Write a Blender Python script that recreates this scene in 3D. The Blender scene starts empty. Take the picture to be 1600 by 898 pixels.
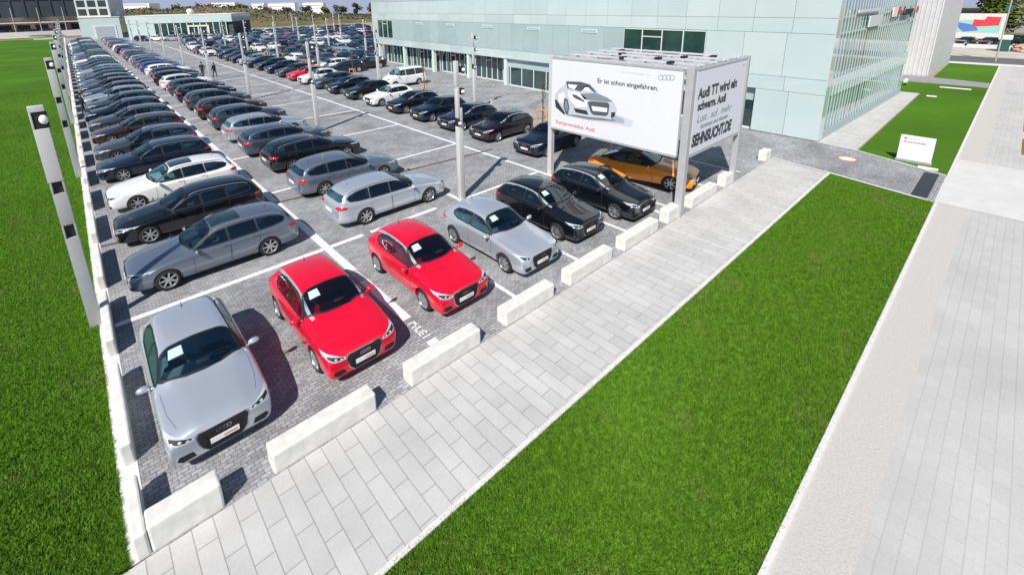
import bpy, bmesh, math, random
from mathutils import Vector, Matrix, noise
from mathutils.bvhtree import BVHTree
random.seed(7)
SC = bpy.context.scene
COL = SC.collection
R = math.radians
# ---------------------------------------------------------------- camera
cam_d = bpy.data.cameras.new('camera')
cam = bpy.data.objects.new('camera', cam_d)
COL.objects.link(cam)
cam_d.sensor_fit = 'HORIZONTAL'
cam_d.sensor_width = 36.0
cam_d.lens = 727.7 / 1600 * 36
cam_d.shift_x = (800 - 752.0) / 1600
cam_d.shift_y = (201.8 - 449.0) / 1600
cam_d.clip_start = 0.1
cam_d.clip_end = 6000
_r = Vector((0.75172437, -0.65913004, -0.02140224))
_d = Vector((-0.19009431, -0.18549448, -0.96408296))
_f = Vector((0.63148604, 0.7287931, -0.26473759))
cam.matrix_world = Matrix(((_r.x, -_d.x, -_f.x, 0), (_r.y, -_d.y, -_f.y, 0), (_r.z, -_d.z, -_f.z, 7.94), (0, 0, 0, 1)))
SC.camera = cam
# ---------------------------------------------------------------- sky and sun
W = bpy.data.worlds.new('World')
SC.world = W
W.use_nodes = True
nt = W.node_tree
nt.nodes.clear()
sky = nt.nodes.new('ShaderNodeTexSky')
sky.sky_type = 'NISHITA'
sky.sun_disc = False
SUN_EL, SUN_TO = 46.0, 28.0           # elevation; shadows run towards this azimuth from +X
sky.sun_elevation = R(SUN_EL)
sky.sun_rotation = R(242)
sky.altitude = 100
sky.air_density = 1.0
sky.dust_density = 0.0
sky.ozone_density = 3.0
bg = nt.nodes.new('ShaderNodeBackground')
bg.inputs['Strength'].default_value = 0.075
wo = nt.nodes.new('ShaderNodeOutputWorld')
# the low band of sky over the horizon is a dull lavender grey in this air
wtc = nt.nodes.new('ShaderNodeTexCoord')
wse = nt.nodes.new('ShaderNodeSeparateXYZ')
nt.links.new(wtc.outputs['Generated'], wse.inputs[0])
wmr = nt.nodes.new('ShaderNodeMapRange')
wmr.interpolation_type = 'SMOOTHSTEP'
wmr.inputs[1].default_value = 0.02
wmr.inputs[2].default_value = 0.22
nt.links.new(wse.outputs['Z'], wmr.inputs[0])
wmx = nt.nodes.new('ShaderNodeMix')
wmx.data_type = 'RGBA'
wmx.inputs[6].default_value = (4.6, 5.2, 7.2, 1)
nt.links.new(wmr.outputs[0], wmx.inputs[0])
nt.links.new(sky.outputs[0], wmx.inputs[7])
nt.links.new(wmx.outputs[2], bg.inputs[0])
nt.links.new(bg.outputs[0], wo.inputs[0])
sd = bpy.data.lights.new('sun', 'SUN')
sd.energy = 4.9
sd.angle = R(0.53)
sd.color = (1.0, 0.955, 0.89)
sun = bpy.data.objects.new('sun', sd)
COL.objects.link(sun)
_a = R(SUN_TO)
_v = Vector((math.cos(_a) * math.cos(R(SUN_EL)), math.sin(_a) * math.cos(R(SUN_EL)), -math.sin(R(SUN_EL))))
sun.rotation_euler = _v.to_track_quat('-Z', 'Y').to_euler()
sun.location = (-20, -10, 30)
SC.view_settings.view_transform = 'Standard'
SC.view_settings.look = 'None'
SC.view_settings.exposure = 0.25
SC.view_settings.gamma = 1.0
SC.view_settings.use_curve_mapping = False


# ---------------------------------------------------------------- materials
def newmat(name):
    m = bpy.data.materials.new(name)
    m.use_nodes = True
    return m, m.node_tree, m.node_tree.nodes['Principled BSDF']


def simple(name, col, rough=0.5, metal=0.0, coat=0.0, spec=0.5, var=0.0, scale=3.0, bump=0.0):
    m, t, b = newmat(name)
    b.inputs['Base Color'].default_value = (*col, 1)
    b.inputs['Roughness'].default_value = rough
    b.inputs['Metallic'].default_value = metal
    b.inputs['Coat Weight'].default_value = coat
    b.inputs['Coat Roughness'].default_value = 0.03
    b.inputs['Specular IOR Level'].default_value = spec
    if var or bump:
        tc = t.nodes.new('ShaderNodeTexCoord')
        n = t.nodes.new('ShaderNodeTexNoise')
        n.inputs['Scale'].default_value = scale
        n.inputs['Detail'].default_value = 6
        t.links.new(tc.outputs['Object'], n.inputs['Vector'])
        if var:
            mp = t.nodes.new('ShaderNodeMapRange')
            mp.inputs[1].default_value = 0.3
            mp.inputs[2].default_value = 0.7
            mp.inputs[3].default_value = 1 - var
            mp.inputs[4].default_value = 1 + var
            hs = t.nodes.new('ShaderNodeHueSaturation')
            hs.inputs['Color'].default_value = (*col, 1)
            t.links.new(n.outputs[0], mp.inputs[0])
            t.links.new(mp.outputs[0], hs.inputs['Value'])
            t.links.new(hs.outputs[0], b.inputs['Base Color'])
        if bump:
            bp = t.nodes.new('ShaderNodeBump')
            bp.inputs['Strength'].default_value = bump
            bp.inputs['Distance'].default_value = 0.02
            t.links.new(n.outputs[0], bp.inputs['Height'])
            t.links.new(bp.outputs[0], b.inputs['Normal'])
    return m


def ramp(t, fac, stops):
    r = t.nodes.new('ShaderNodeValToRGB')
    while len(r.color_ramp.elements) > 1:
        r.color_ramp.elements.remove(r.color_ramp.elements[-1])
    r.color_ramp.elements[0].position = stops[0][0]
    r.color_ramp.elements[0].color = (*stops[0][1], 1)
    for p, c in stops[1:]:
        e = r.color_ramp.elements.new(p)
        e.color = (*c, 1)
    t.links.new(fac, r.inputs[0])
    return r.outputs[0]


def mixc(t, fac, a, b, mode='MIX'):
    n = t.nodes.new('ShaderNodeMix')
    n.data_type = 'RGBA'
    n.blend_type = mode
    for i, v in ((0, fac), (6, a), (7, b)):
        if isinstance(v, (int, float)):
            n.inputs[i].default_value = v
        elif isinstance(v, tuple):
            n.inputs[i].default_value = (*v, 1)
        else:
            t.links.new(v, n.inputs[i])
    return n.outputs[2]


def noisen(t, vec, scale, detail=5, rough=0.55):
    n = t.nodes.new('ShaderNodeTexNoise')
    n.inputs['Scale'].default_value = scale
    n.inputs['Detail'].default_value = detail
    n.inputs['Roughness'].default_value = rough
    t.links.new(vec, n.inputs['Vector'])
    return n.outputs[0]


def mapping(t, src, scale=(1, 1, 1), rot=0.0, loc=(0, 0, 0)):
    m = t.nodes.new('ShaderNodeMapping')
    m.inputs['Scale'].default_value = scale
    m.inputs['Rotation'].default_value = (0, 0, rot)
    m.inputs['Location'].default_value = loc
    t.links.new(src, m.inputs['Vector'])
    return m.outputs[0]


def bumpn(t, b, height, strength, dist):
    n = t.nodes.new('ShaderNodeBump')
    n.inputs['Strength'].default_value = strength
    n.inputs['Distance'].default_value = dist
    t.links.new(height, n.inputs['Height'])
    t.links.new(n.outputs[0], b.inputs['Normal'])


def paving(name, c1, c2, mortar, bw, rh, ms, rot=0.0, stain=(0.8, 1.15), stain_scale=0.35, rough=0.85, fine=0.12, offset=0.5):
    m, t, b = newmat(name)
    tc = t.nodes.new('ShaderNodeTexCoord').outputs['Object']
    v = mapping(t, tc, rot=rot)
    br = t.nodes.new('ShaderNodeTexBrick')
    br.offset = offset
    br.inputs['Color1'].default_value = (*c1, 1)
    br.inputs['Color2'].default_value = (*c2, 1)
    br.inputs['Mortar'].default_value = (*mortar, 1)
    br.inputs['Scale'].default_value = 1
    br.inputs['Brick Width'].default_value = bw
    br.inputs['Row Height'].default_value = rh
    br.inputs['Mortar Size'].default_value = ms
    br.inputs['Mortar Smooth'].default_value = 0.1
    t.links.new(v, br.inputs['Vector'])
    a = noisen(t, tc, stain_scale, 6, 0.6)
    mr = t.nodes.new('ShaderNodeMapRange')
    mr.inputs[1].default_value = 0.3
    mr.inputs[2].default_value = 0.7
    mr.inputs[3].default_value, mr.inputs[4].default_value = stain
    t.links.new(a, mr.inputs[0])
    f = noisen(t, tc, 22, 3, 0.7)
    mf = t.nodes.new('ShaderNodeMapRange')
    mf.inputs[1].default_value = 0.25
    mf.inputs[2].default_value = 0.75
    mf.inputs[3].default_value = 1 - fine
    mf.inputs[4].default_value = 1 + fine
    t.links.new(f, mf.inputs[0])
    mul = t.nodes.new('ShaderNodeMath')
    mul.operation = 'MULTIPLY'
    t.links.new(mr.outputs[0], mul.inputs[0])
    t.links.new(mf.outputs[0], mul.inputs[1])
    hs = t.nodes.new('ShaderNodeHueSaturation')
    t.links.new(br.outputs['Color'], hs.inputs['Color'])
    t.links.new(mul.outputs[0], hs.inputs['Value'])
    t.links.new(hs.outputs[0], b.inputs['Base Color'])
    b.inputs['Roughness'].default_value = rough
    inv = t.nodes.new('ShaderNodeMath')
    inv.operation = 'SUBTRACT'
    inv.inputs[0].default_value = 1
    t.links.new(br.outputs['Fac'], inv.inputs[1])
    bumpn(t, b, inv.outputs[0], 0.5, 0.006)
    return m


def paint(name, col, metal=0.35, rough=0.3):
    return simple(name, col, rough=rough, metal=metal, coat=1.0)


M = {}
M['cobble'] = paving('cobble_paving', (0.385, 0.39, 0.40), (0.26, 0.263, 0.27), (0.15, 0.152, 0.158), 0.18, 0.09, 0.008, 0.0, (0.68, 1.28), 0.6, 0.8, 0.36)
M['slabs'] = paving('concrete_slabs', (0.55, 0.54, 0.52), (0.485, 0.48, 0.465), (0.25, 0.24, 0.225), 0.80, 0.30, 0.006, R(90), (0.88, 1.06), 0.9, 0.85, 0.08)
M['road_pavers'] = paving('road_pavers', (0.51, 0.50, 0.48), (0.48, 0.47, 0.455), (0.43, 0.42, 0.405), 0.42, 0.21, 0.006, 0.0, (0.86, 1.08), 0.35, 0.85, 0.09)
M['gravel'] = simple('beige_gravel', (0.50, 0.475, 0.445), 0.95, var=0.10, scale=26, bump=0.5)
M['concrete'] = simple('white_concrete', (0.68, 0.665, 0.62), 0.85, var=0.12, scale=5, bump=0.2)
M['kerb'] = simple('kerb_stone', (0.66, 0.64, 0.62), 0.85, var=0.08, scale=6)
M['greystone'] = simple('grey_stone', (0.30, 0.30, 0.31), 0.85, var=0.12, scale=5, bump=0.1)
M['white_line'] = simple('white_road_paint', (0.78, 0.78, 0.78), 0.7, var=0.12, scale=9)
M['worn_line'] = None
M['galv'] = simple('grey_painted_steel', (0.42, 0.42, 0.425), 0.5, 0.1, var=0.05, scale=3)
M['galv_light'] = simple('pale_painted_steel', (0.56, 0.56, 0.55), 0.45, 0.1, var=0.04, scale=2)
M['dark'] = simple('black_trim', (0.012, 0.013, 0.015), 0.55)
M['liner'] = simple('arch_liner', (0.022, 0.026, 0.028), 0.9)
M['tyre'] = simple('tyre_rubber', (0.016, 0.016, 0.017), 0.8)
M['rim'] = simple('alloy_rim', (0.62, 0.63, 0.65), 0.28, 0.85)
M['rimdark'] = simple('brake_shadow', (0.03, 0.03, 0.032), 0.6, 0.5)
M['chrome'] = simple('chrome_trim', (0.80, 0.81, 0.83), 0.15, 0.95)
M['glass'] = simple('tinted_glass', (0.012, 0.026, 0.030), 0.03, 0.0, coat=1.0, spec=0.8, var=0.45, scale=2.2)
def cabinglass():
    m = bpy.data.materials.new('car_window_glass')
    m.use_nodes = True
    t = m.node_tree
    t.nodes.clear()
    out = t.nodes.new('ShaderNodeOutputMaterial')
    mx = t.nodes.new('ShaderNodeMixShader')
    tr = t.nodes.new('ShaderNodeBsdfTransparent')
    tr.inputs[0].default_value = (0.46, 0.66, 0.68, 1)
    gl = t.nodes.new('ShaderNodeBsdfGlossy')
    gl.inputs['Color'].default_value = (0.8, 0.95, 1, 1)
    gl.inputs['Roughness'].default_value = 0.02
    fr = t.nodes.new('ShaderNodeFresnel')
    fr.inputs[0].default_value = 1.95
    t.links.new(fr.outputs[0], mx.inputs[0])
    t.links.new(tr.outputs[0], mx.inputs[1])
    t.links.new(gl.outputs[0], mx.inputs[2])
    t.links.new(mx.outputs[0], out.inputs[0])
    return m


M['cabinglass'] = cabinglass()
M['cabin'] = simple('cabin_fabric', (0.11, 0.12, 0.125), 0.8, var=0.2, scale=8)
M['lens'] = simple('headlight_lens', (0.74, 0.77, 0.80), 0.12, 0.35, coat=1.0)
M['redlens'] = simple('taillight_lens', (0.55, 0.012, 0.02), 0.15, 0.0, coat=1.0)
M['plate'] = simple('plate_white', (0.80, 0.78, 0.77), 0.4)
M['plate_red'] = simple('plate_red', (0.62, 0.10, 0.10), 0.5)
M['paper'] = simple('price_card', (0.50, 0.62, 0.64), 0.5)
M['seat'] = simple('cabin_trim', (0.06, 0.075, 0.08), 0.6)
PAINT = {
    'silver': paint('silver_paint', (0.56, 0.60, 0.66), 0.6, 0.26),
    'palesilver': paint('pale_silver_paint', (0.60, 0.64, 0.70), 0.55, 0.27),
    'grey': paint('steel_grey_paint', (0.20, 0.24, 0.30), 0.6, 0.26),
    'darkgrey': paint('anthracite_paint', (0.075, 0.085, 0.105), 0.55, 0.26),
    'bluegrey': paint('blue_grey_paint', (0.085, 0.115, 0.155), 0.6, 0.3),
    'black': paint('black_paint', (0.006, 0.008, 0.011), 0.2, 0.2),
    'navy': paint('navy_paint', (0.006, 0.012, 0.030), 0.3, 0.25),
    'brown': paint('dark_brown_paint', (0.045, 0.022, 0.022), 0.4, 0.3),
    'plum': paint('plum_paint', (0.018, 0.006, 0.016), 0.4, 0.25),
    'white': paint('white_paint', (0.80, 0.79, 0.77), 0.0, 0.35),
    'red': paint('bright_red_paint', (0.74, 0.002, 0.026), 0.0, 0.3),
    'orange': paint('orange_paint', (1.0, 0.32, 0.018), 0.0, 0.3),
    'blue': paint('bright_blue_paint', (0.01, 0.08, 0.35), 0.2, 0.3),
}


# ---------------------------------------------------------------- object helpers
def link(name, me, parent=None, mat=None, loc=None, rotz=0.0):
    o = bpy.data.objects.new(name, me)
    COL.objects.link(o)
    if mat is not None:
        for mm in (mat if isinstance(mat, (list, tuple)) else [mat]):
            me.materials.append(mm)
    if parent is not None:
        o.parent = parent
    if loc is not None:
        o.location = loc
    if rotz:
        o.rotation_euler = (0, 0, rotz)
    return o


def bmobj(name, bm, mat=None, parent=None, smooth=False, loc=None, rotz=0.0):
    me = bpy.data.meshes.new(name)
    bm.normal_update()
    bm.to_mesh(me)
    bm.free()
    if smooth:
        me.polygons.foreach_set('use_smooth', [True] * len(me.polygons))
        me.set_sharp_from_angle(angle=R(38))
    return link(name, me, parent, mat, loc, rotz)


def thing(name, label, cat, loc=(0, 0, 0), rotz=0.0, group=None):
    o = bpy.data.objects.new(name, None)
    COL.objects.link(o)
    o.empty_display_size = 0.2
    o.location = loc
    o.rotation_euler = (0, 0, rotz)
    tag(o, label, cat, group)
    return o


def tag(o, label, cat, group=None):
    o['label'] = label
    o['category'] = cat
    if group:
        o['group'] = group
    return o


def struct(o):
    o['kind'] = 'structure'
    return o


def box(bm, x0, x1, y0, y1, z0, z1, mi=0, bev=0.0):
    vs = [bm.verts.new(p) for p in ((x0, y0, z0), (x1, y0, z0), (x1, y1, z0), (x0, y1, z0), (x0, y0, z1), (x1, y0, z1), (x1, y1, z1), (x0, y1, z1))]
    fs = [bm.faces.new([vs[i] for i in q]) for q in ((3, 2, 1, 0), (4, 5, 6, 7), (0, 1, 5, 4), (1, 2, 6, 5), (2, 3, 7, 6), (3, 0, 4, 7))]
    for f in fs:
        f.material_index = mi
    if bev:
        es = list({e for f in fs for e in f.edges})
        r = bmesh.ops.bevel(bm, geom=es, offset=bev, segments=2, affect='EDGES', profile=0.5)
        for f in r['faces']:
            f.material_index = mi
    return vs


def quad(bm, pts, mi=0):
    f = bm.faces.new([bm.verts.new(p) for p in pts])
    f.material_index = mi
    return f


def tube(bm, pts, r, n=8, mi=0, r2=None, cap=True):
    pts = [Vector(p) for p in pts]
    rings = []
    for i, p in enumerate(pts):
        if i == 0:
            d = pts[1] - pts[0]
        elif i == len(pts) - 1:
            d = pts[-1] - pts[-2]
        else:
            d = pts[i + 1] - pts[i - 1]
        d.normalize()
        a = Vector((0, 0, 1)) if abs(d.z) < 0.95 else Vector((1, 0, 0))
        u = d.cross(a).normalized()
        v = d.cross(u)
        rr = r if r2 is None else r + (r2 - r) * i / (len(pts) - 1)
        rings.append([bm.verts.new(p + (u * math.cos(2 * math.pi * k / n) + v * math.sin(2 * math.pi * k / n)) * rr) for k in range(n)])
    for a, b in zip(rings, rings[1:]):
        for k in range(n):
            f = bm.faces.new((a[k], a[(k + 1) % n], b[(k + 1) % n], b[k]))
            f.material_index = mi
    if cap:
        bm.faces.new(rings[0]).material_index = mi
        bm.faces.new(list(reversed(rings[-1]))).material_index = mi


def lathe(bm, prof, n=24, mi=0, close=False, axis='Y'):
    """prof: list of (radius, along); revolved about the axis"""
    rings = []
    for r, y in prof:
        ring = []
        for k in range(n):
            a = 2 * math.pi * k / n
            if axis == 'Y':
                ring.append(bm.verts.new((r * math.cos(a), y, r * math.sin(a))))
            else:
                ring.append(bm.verts.new((r * math.cos(a), r * math.sin(a), y)))
        rings.append(ring)
    prs = list(zip(rings, rings[1:]))
    if close:
        prs.append((rings[-1], rings[0]))
    for a, b in prs:
        for k in range(n):
            f = bm.faces.new((a[k], a[(k + 1) % n], b[(k + 1) % n], b[k]))
            f.material_index = mi


def textmesh(body, size, bold=0.0, shear=0.0, space=1.0, align='LEFT', extr=0.002):
    cu = bpy.data.curves.new('lettering', 'FONT')
    cu.body = body
    cu.size = size
    cu.offset = bold
    cu.shear = shear
    cu.space_character = space
    cu.align_x = align
    cu.extrude = extr
    cu.resolution_u = 3
    o = bpy.data.objects.new('lettering', cu)
    COL.objects.link(o)
    dg = bpy.context.evaluated_depsgraph_get()
    me = bpy.data.meshes.new_from_object(o.evaluated_get(dg))
    me.name = 'lettering'
    bpy.data.objects.remove(o)
    bpy.data.curves.remove(cu)
    return me


# ---------------------------------------------------------------- cars
def prism(cb, pts, mode, lo, hi):
    """closed extrusion used to hollow out the cabin"""
    k = bmesh.new()
    def P(a, b, c):
        return (a, c, b) if mode == 'side' else (c, a, b) if mode == 'back' else (a, b, c)
    A = [k.verts.new(P(a, b, lo)) for a, b in pts]
    B = [k.verts.new(P(a, b, hi)) for a, b in pts]
    n = len(pts)
    k.faces.new(A)
    k.faces.new(B)
    for i in range(n):
        k.faces.new((A[i], A[(i + 1) % n], B[(i + 1) % n], B[i]))
    bmesh.ops.recalc_face_normals(k, faces=k.faces)
    tm = bpy.data.meshes.new('t')
    k.to_mesh(tm)
    k.free()
    cb.from_mesh(tm)
    bpy.data.meshes.remove(tm)


def shrink(pts, k):
    cx = sum(p[0] for p in pts) / len(pts)
    cy = sum(p[1] for p in pts) / len(pts)
    return [(cx + (x - cx) * k, cy + (y - cy) * k) for x, y in pts]


def hull_mesh(stations, level, arches=None, ar=0.34, S=None):
    """stations, nose to tail: x, z bottom, z belt, z top, half width, glass foot y, glass head y"""
    bm = bmesh.new()
    rings = []
    for (x, zb, zbe, zt, w, gl, gt) in stations:
        zm = zb + (zbe - zb) * 0.55
        ed = zt - max(0.012, min(0.085, (zt - zbe) * 0.2))
        half = [(w * 0.84, zb), (w * 0.965, zb + 0.07 * (zbe - zb) / 0.5), (w * 1.0, zm), (w * 0.985, zbe - 0.06), (w * 0.945, zbe), (gl, zbe + 0.022),
                (gt, ed), (gt * 0.82, zt - (zt - ed) * 0.30)]
        pts = [(0, zb)] + half + [(0, zt)] + [(-y, z) for y, z in reversed(half)]
        rings.append([bm.verts.new((x, y, z)) for y, z in pts])
    n = len(rings[0])
    for a, b in zip(rings, rings[1:]):
        for k in range(n):
            bm.faces.new((a[k], a[(k + 1) % n], b[(k + 1) % n], b[k]))
    bm.faces.new(list(reversed(rings[0])))
    bm.faces.new(rings[-1])
    cl = bm.edges.layers.float.get('crease_edge') or bm.edges.layers.float.new('crease_edge')
    for a, b in zip(rings, rings[1:]):
        for q, cw in ((4, .45), (len(a) - 4, .45), (2, .25), (len(a) - 2, .25)):
            e = bm.edges.get((a[q], b[q]))
            if e:
                e[cl] = cw
    for q in range(3, n - 2):
        e = bm.edges.get((rings[1][q], rings[1][(q + 1) % n]))
        if e:
            e[cl] = .35
    bmesh.ops.recalc_face_normals(bm, faces=bm.faces)
    me = bpy.data.meshes.new('hull')
    bm.to_mesh(me)
    bm.free()
    o = bpy.data.objects.new('hull', me)
    COL.objects.link(o)
    md = o.modifiers.new('s', 'SUBSURF')
    md.levels = level
    md.render_levels = level
    cut = None
    if arches:
        cb = bmesh.new()
        for ax, y in arches:
            for s in (-1, 1):
                k = bmesh.new()
                lathe(k, [(ar, y), (ar, y + 0.6)], 40)
                bmesh.ops.holes_fill(k, edges=k.edges)
                bmesh.ops.translate(k, verts=k.verts, vec=(ax, 0, 0.31))
                if s < 0:
                    bmesh.ops.scale(k, verts=k.verts, vec=(1, -1, 1))
                bmesh.ops.recalc_face_normals(k, faces=k.faces)
                tm = bpy.data.meshes.new('t')
                k.to_mesh(tm)
                k.free()
                cb.from_mesh(tm)
                bpy.data.meshes.remove(tm)
        if S:
            bl = S['belt'] + .03
            prism(cb, shrink(sym_ws(S['ws']), .97), 'top', bl, 2.5)
            if S['rw']:
                prism(cb, shrink(S['rw'], .96), 'back', stations[-1][0] - .3, S['rear'] + .1)
            zs = [z for w in S['side'] for _, z in w]
            x0 = min(x for w in S['side'] for x, _ in w) + .16
            x1 = max(x for w in S['side'] for x, _ in w) - .42
            prism(cb, [(x1, bl - .001), (x1 - .3, max(zs) - .03), (x0 + .25, max(zs) - .06), (x0, bl + .12), (x0, bl - .001)], 'side', -.50, .50)
            prism(cb, [(x1 + .1, .42), (x1 + .1, bl + .012), (x0 + .55, bl + .012), (x0 + .55, .42)], 'side', -.66, .66)
            for w in S['side']:
                for sg in (-1, 1):
                    prism(cb, shrink(w, .97), 'side', min(sg * .46, sg * 1.4), max(sg * .46, sg * 1.4))
        for f in cb.faces:
            f.material_index = 1
        cm = bpy.data.meshes.new('cut')
        cb.to_mesh(cm)
        cb.free()
        cut = bpy.data.objects.new('cut', cm)
        COL.objects.link(cut)
        for _ in range(2):
            cm.materials.append(M['liner'])
            me.materials.append(M['liner'])
        b = o.modifiers.new('b', 'BOOLEAN')
        b.operation = 'DIFFERENCE'
        b.solver = 'EXACT'
        b.object = cut
        b.material_mode = 'INDEX'
        b.use_self = True
    dg = bpy.context.evaluated_depsgraph_get()
    dg.update()
    out = bpy.data.meshes.new_from_object(o.evaluated_get(dg))
    out.materials.clear()
    bpy.data.objects.remove(o)
    if cut:
        bpy.data.objects.remove(cut)
    # plain hull for projecting onto
    o2 = bpy.data.objects.new('hull2', me)
    COL.objects.link(o2)
    md = o2.modifiers.new('s', 'SUBSURF')
    md.levels = max(level, 1)
    dg = bpy.context.evaluated_depsgraph_get()
    dg.update()
    e = o2.evaluated_get(dg).to_mesh()
    bvh = BVHTree.FromPolygons([v.co.copy() for v in e.vertices], [tuple(p.vertices) for p in e.polygons])
    o2.evaluated_get(dg).to_mesh_clear()
    bpy.data.objects.remove(o2)
    return out, bvh


def patch(bm, bvh, poly, mode, off=0.004, grid=0.06, mi=0, s=1):
    """polygon drawn in a side / front / back / top view, laid onto the hull"""
    b2 = bmesh.new()
    if mode == 'side':
        vs = [b2.verts.new((x, 0, z)) for x, z in poly]
    elif mode in ('front', 'back'):
        vs = [b2.verts.new((0, y, z)) for y, z in poly]
    else:
        vs = [b2.verts.new((x, y, 0)) for x, y in poly]
    b2.faces.new(vs)
    bmesh.ops.triangulate(b2, faces=b2.faces)
    ax = {'side': (0, 2), 'front': (1, 2), 'back': (1, 2), 'top': (0, 1)}[mode]
    for a in ax:
        lo = min(v.co[a] for v in b2.verts)
        hi = max(v.co[a] for v in b2.verts)
        c = math.floor(lo / grid) * grid + grid
        while c < hi:
            no = Vector((0, 0, 0))
            no[a] = 1
            p = Vector((0, 0, 0))
            p[a] = c
            bmesh.ops.bisect_plane(b2, geom=list(b2.verts) + list(b2.edges) + list(b2.faces), plane_co=p, plane_no=no, dist=1e-5)
            c += grid
    D = {'side': Vector((0, -s, 0)), 'front': Vector((-1, 0, 0)), 'back': Vector((1, 0, 0)), 'top': Vector((0, 0, -1))}[mode]
    mp = {}
    for v in b2.verts:
        o = v.co - D * 6
        if mode == 'side':
            o = Vector((v.co.x, 6 * s, v.co.z))
        h = bvh.ray_cast(o, D)
        if h[0] is None:
            h = bvh.find_nearest(v.co if mode != 'side' else Vector((v.co.x, 0.8 * s, v.co.z)))
        n = h[1]
        if n.dot(D) > 0:
            n = -n
        mp[v] = bm.verts.new(h[0] + n * off * 0.6 - D * off * 0.7)
    for f in b2.faces:
        try:
            nf = bm.faces.new([mp[v] for v in f.verts])
        except ValueError:
            continue
        nf.material_index = mi
        nf.smooth = True
        nf.normal_update()
        if nf.normal.dot(D) > 0:
            nf.normal_flip()
    b2.free()


def rail_strip(bm, bvh, S, s, x0, x1, w, n=26):
    """narrow band that follows the edge of the roof from the foot of the windscreen to the tail"""
    st = S['st']
    P = []
    for i in range(n + 1):
        x = x0 + (x1 - x0) * i / n
        for a, b in zip(st, st[1:]):
            if a[0] >= x >= b[0]:
                k = (a[0] - x) / (a[0] - b[0])
                gt = a[6] + (b[6] - a[6]) * k
                zt = a[3] + (b[3] - a[3]) * k
                zb = a[2] + (b[2] - a[2]) * k
                break
        ed = zt - max(0.012, min(0.085, (zt - zb) * 0.2))
        h = bvh.find_nearest(Vector((x, s * (gt + .03), ed + .03)))
        P.append((h[0], h[1]))
    prev = None
    for i, (p, nn) in enumerate(P):
        t = (P[min(n, i + 1)][0] - P[max(0, i - 1)][0]).normalized()
        side = nn.cross(t).normalized()
        row = []
        for k in (-.5, 0, .5):
            h = bvh.find_nearest(p + side * w * k)
            row.append(bm.verts.new(h[0] + h[1] * .007))
        if prev:
            for k in range(2):
                bm.faces.new((prev[k], prev[k + 1], row[k + 1], row[k]))
        prev = row
    bmesh.ops.recalc_face_normals(bm, faces=bm.faces)


def mirror(poly):
    return [(-y, z) for y, z in poly][::-1]


def strip(pts, w):
    """open polyline in 2D -> thin polygon"""
    L, Rr = [], []
    for i, p in enumerate(pts):
        a = Vector(pts[max(0, i - 1)])
        b = Vector(pts[min(len(pts) - 1, i + 1)])
        d = (b - a).normalized()
        n = Vector((-d.y, d.x)) * w / 2
        q = Vector(p)
        L.append(tuple(q + n))
        Rr.append(tuple(q - n))
    return L + Rr[::-1]


SPEC = {}
SPEC['hatch'] = dict(
    st=[(2.03, .24, .62, .70, .69, .58, .36), (2.00, .185, .69, .79, .815, .68, .42), (1.86, .17, .765, .865, .86, .74, .46), (1.50, .165, .82, .91, .865, .77, .46), (1.14, .165, .88, .965, .87, .79, .48),
        (.92, .165, .905, 1.0, .87, .80, .52), (.80, .165, .92, 1.045, .87, .80, .62), (.46, .165, .93, 1.235, .87, .79, .645), (.16, .165, .935, 1.375, .87, .785, .63), (-.16, .165, .935, 1.43, .87, .78, .62),
        (-.70, .165, .94, 1.435, .87, .775, .61), (-1.20, .165, .95, 1.395, .865, .765, .59), (-1.50, .17, .955, 1.33, .855, .75, .575), (-1.69, .18, .96, 1.16, .84, .73, .58), (-1.83, .20, .94, .99, .80, .70, .54),
        (-1.90, .23, .79, .84, .75, .62, .44), (-1.925, .30, .66, .70, .62, .50, .32)],
    ax=1.235, rear=-1.235, wy=.60, tr=.315,
    side=[[(.62, .975), (.50, 1.055), (.12, 1.25), (-.04, 1.29), (-.34, 1.31), (-.36, .985)], [(-.42, .985), (-.40, 1.31), (-.85, 1.30), (-1.16, 1.245), (-1.32, 1.13), (-1.28, 1.05), (-1.05, .995)]],
    trim=(.84, -1.70),
    ws=[(.81, 0), (.79, .30), (.69, .64), (.61, .71), (.19, .595), (.12, .45), (.10, 0)],
    rw=[(-.56, 1.02), (-.60, 1.06), (-.50, 1.245), (.50, 1.245), (.60, 1.06), (.56, 1.02)],
    head=[(.43, .625), (.45, .69), (.62, .755), (.82, .80), (.83, .745), (.70, .66), (.56, .62)],
    grille=[(-.26, .27), (-.36, .38), (-.41, .62), (-.37, .69), (.37, .69), (.41, .62), (.36, .38), (.26, .27)],
    fog=[(.46, .30), (.50, .41), (.70, .42), (.74, .35), (.66, .29)], nose=2.03, gz=.61, pz=.44,
    tail=[(.50, .80), (.50, .90), (.74, .93), (.85, .90), (.83, .80)], tails=[(-1.60, .82), (-1.66, .92), (-1.86, .92), (-1.90, .82)], tp=.62,
    door=[[(.70, .94), (.66, .50), (.70, .28), (-.30, .25), (-.40, .40), (-.42, .95)]], handle=[(-.22, .84)], mir=(.58, 1.0), roofy=.50, belt=.93, sun=None, rails=False)
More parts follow.
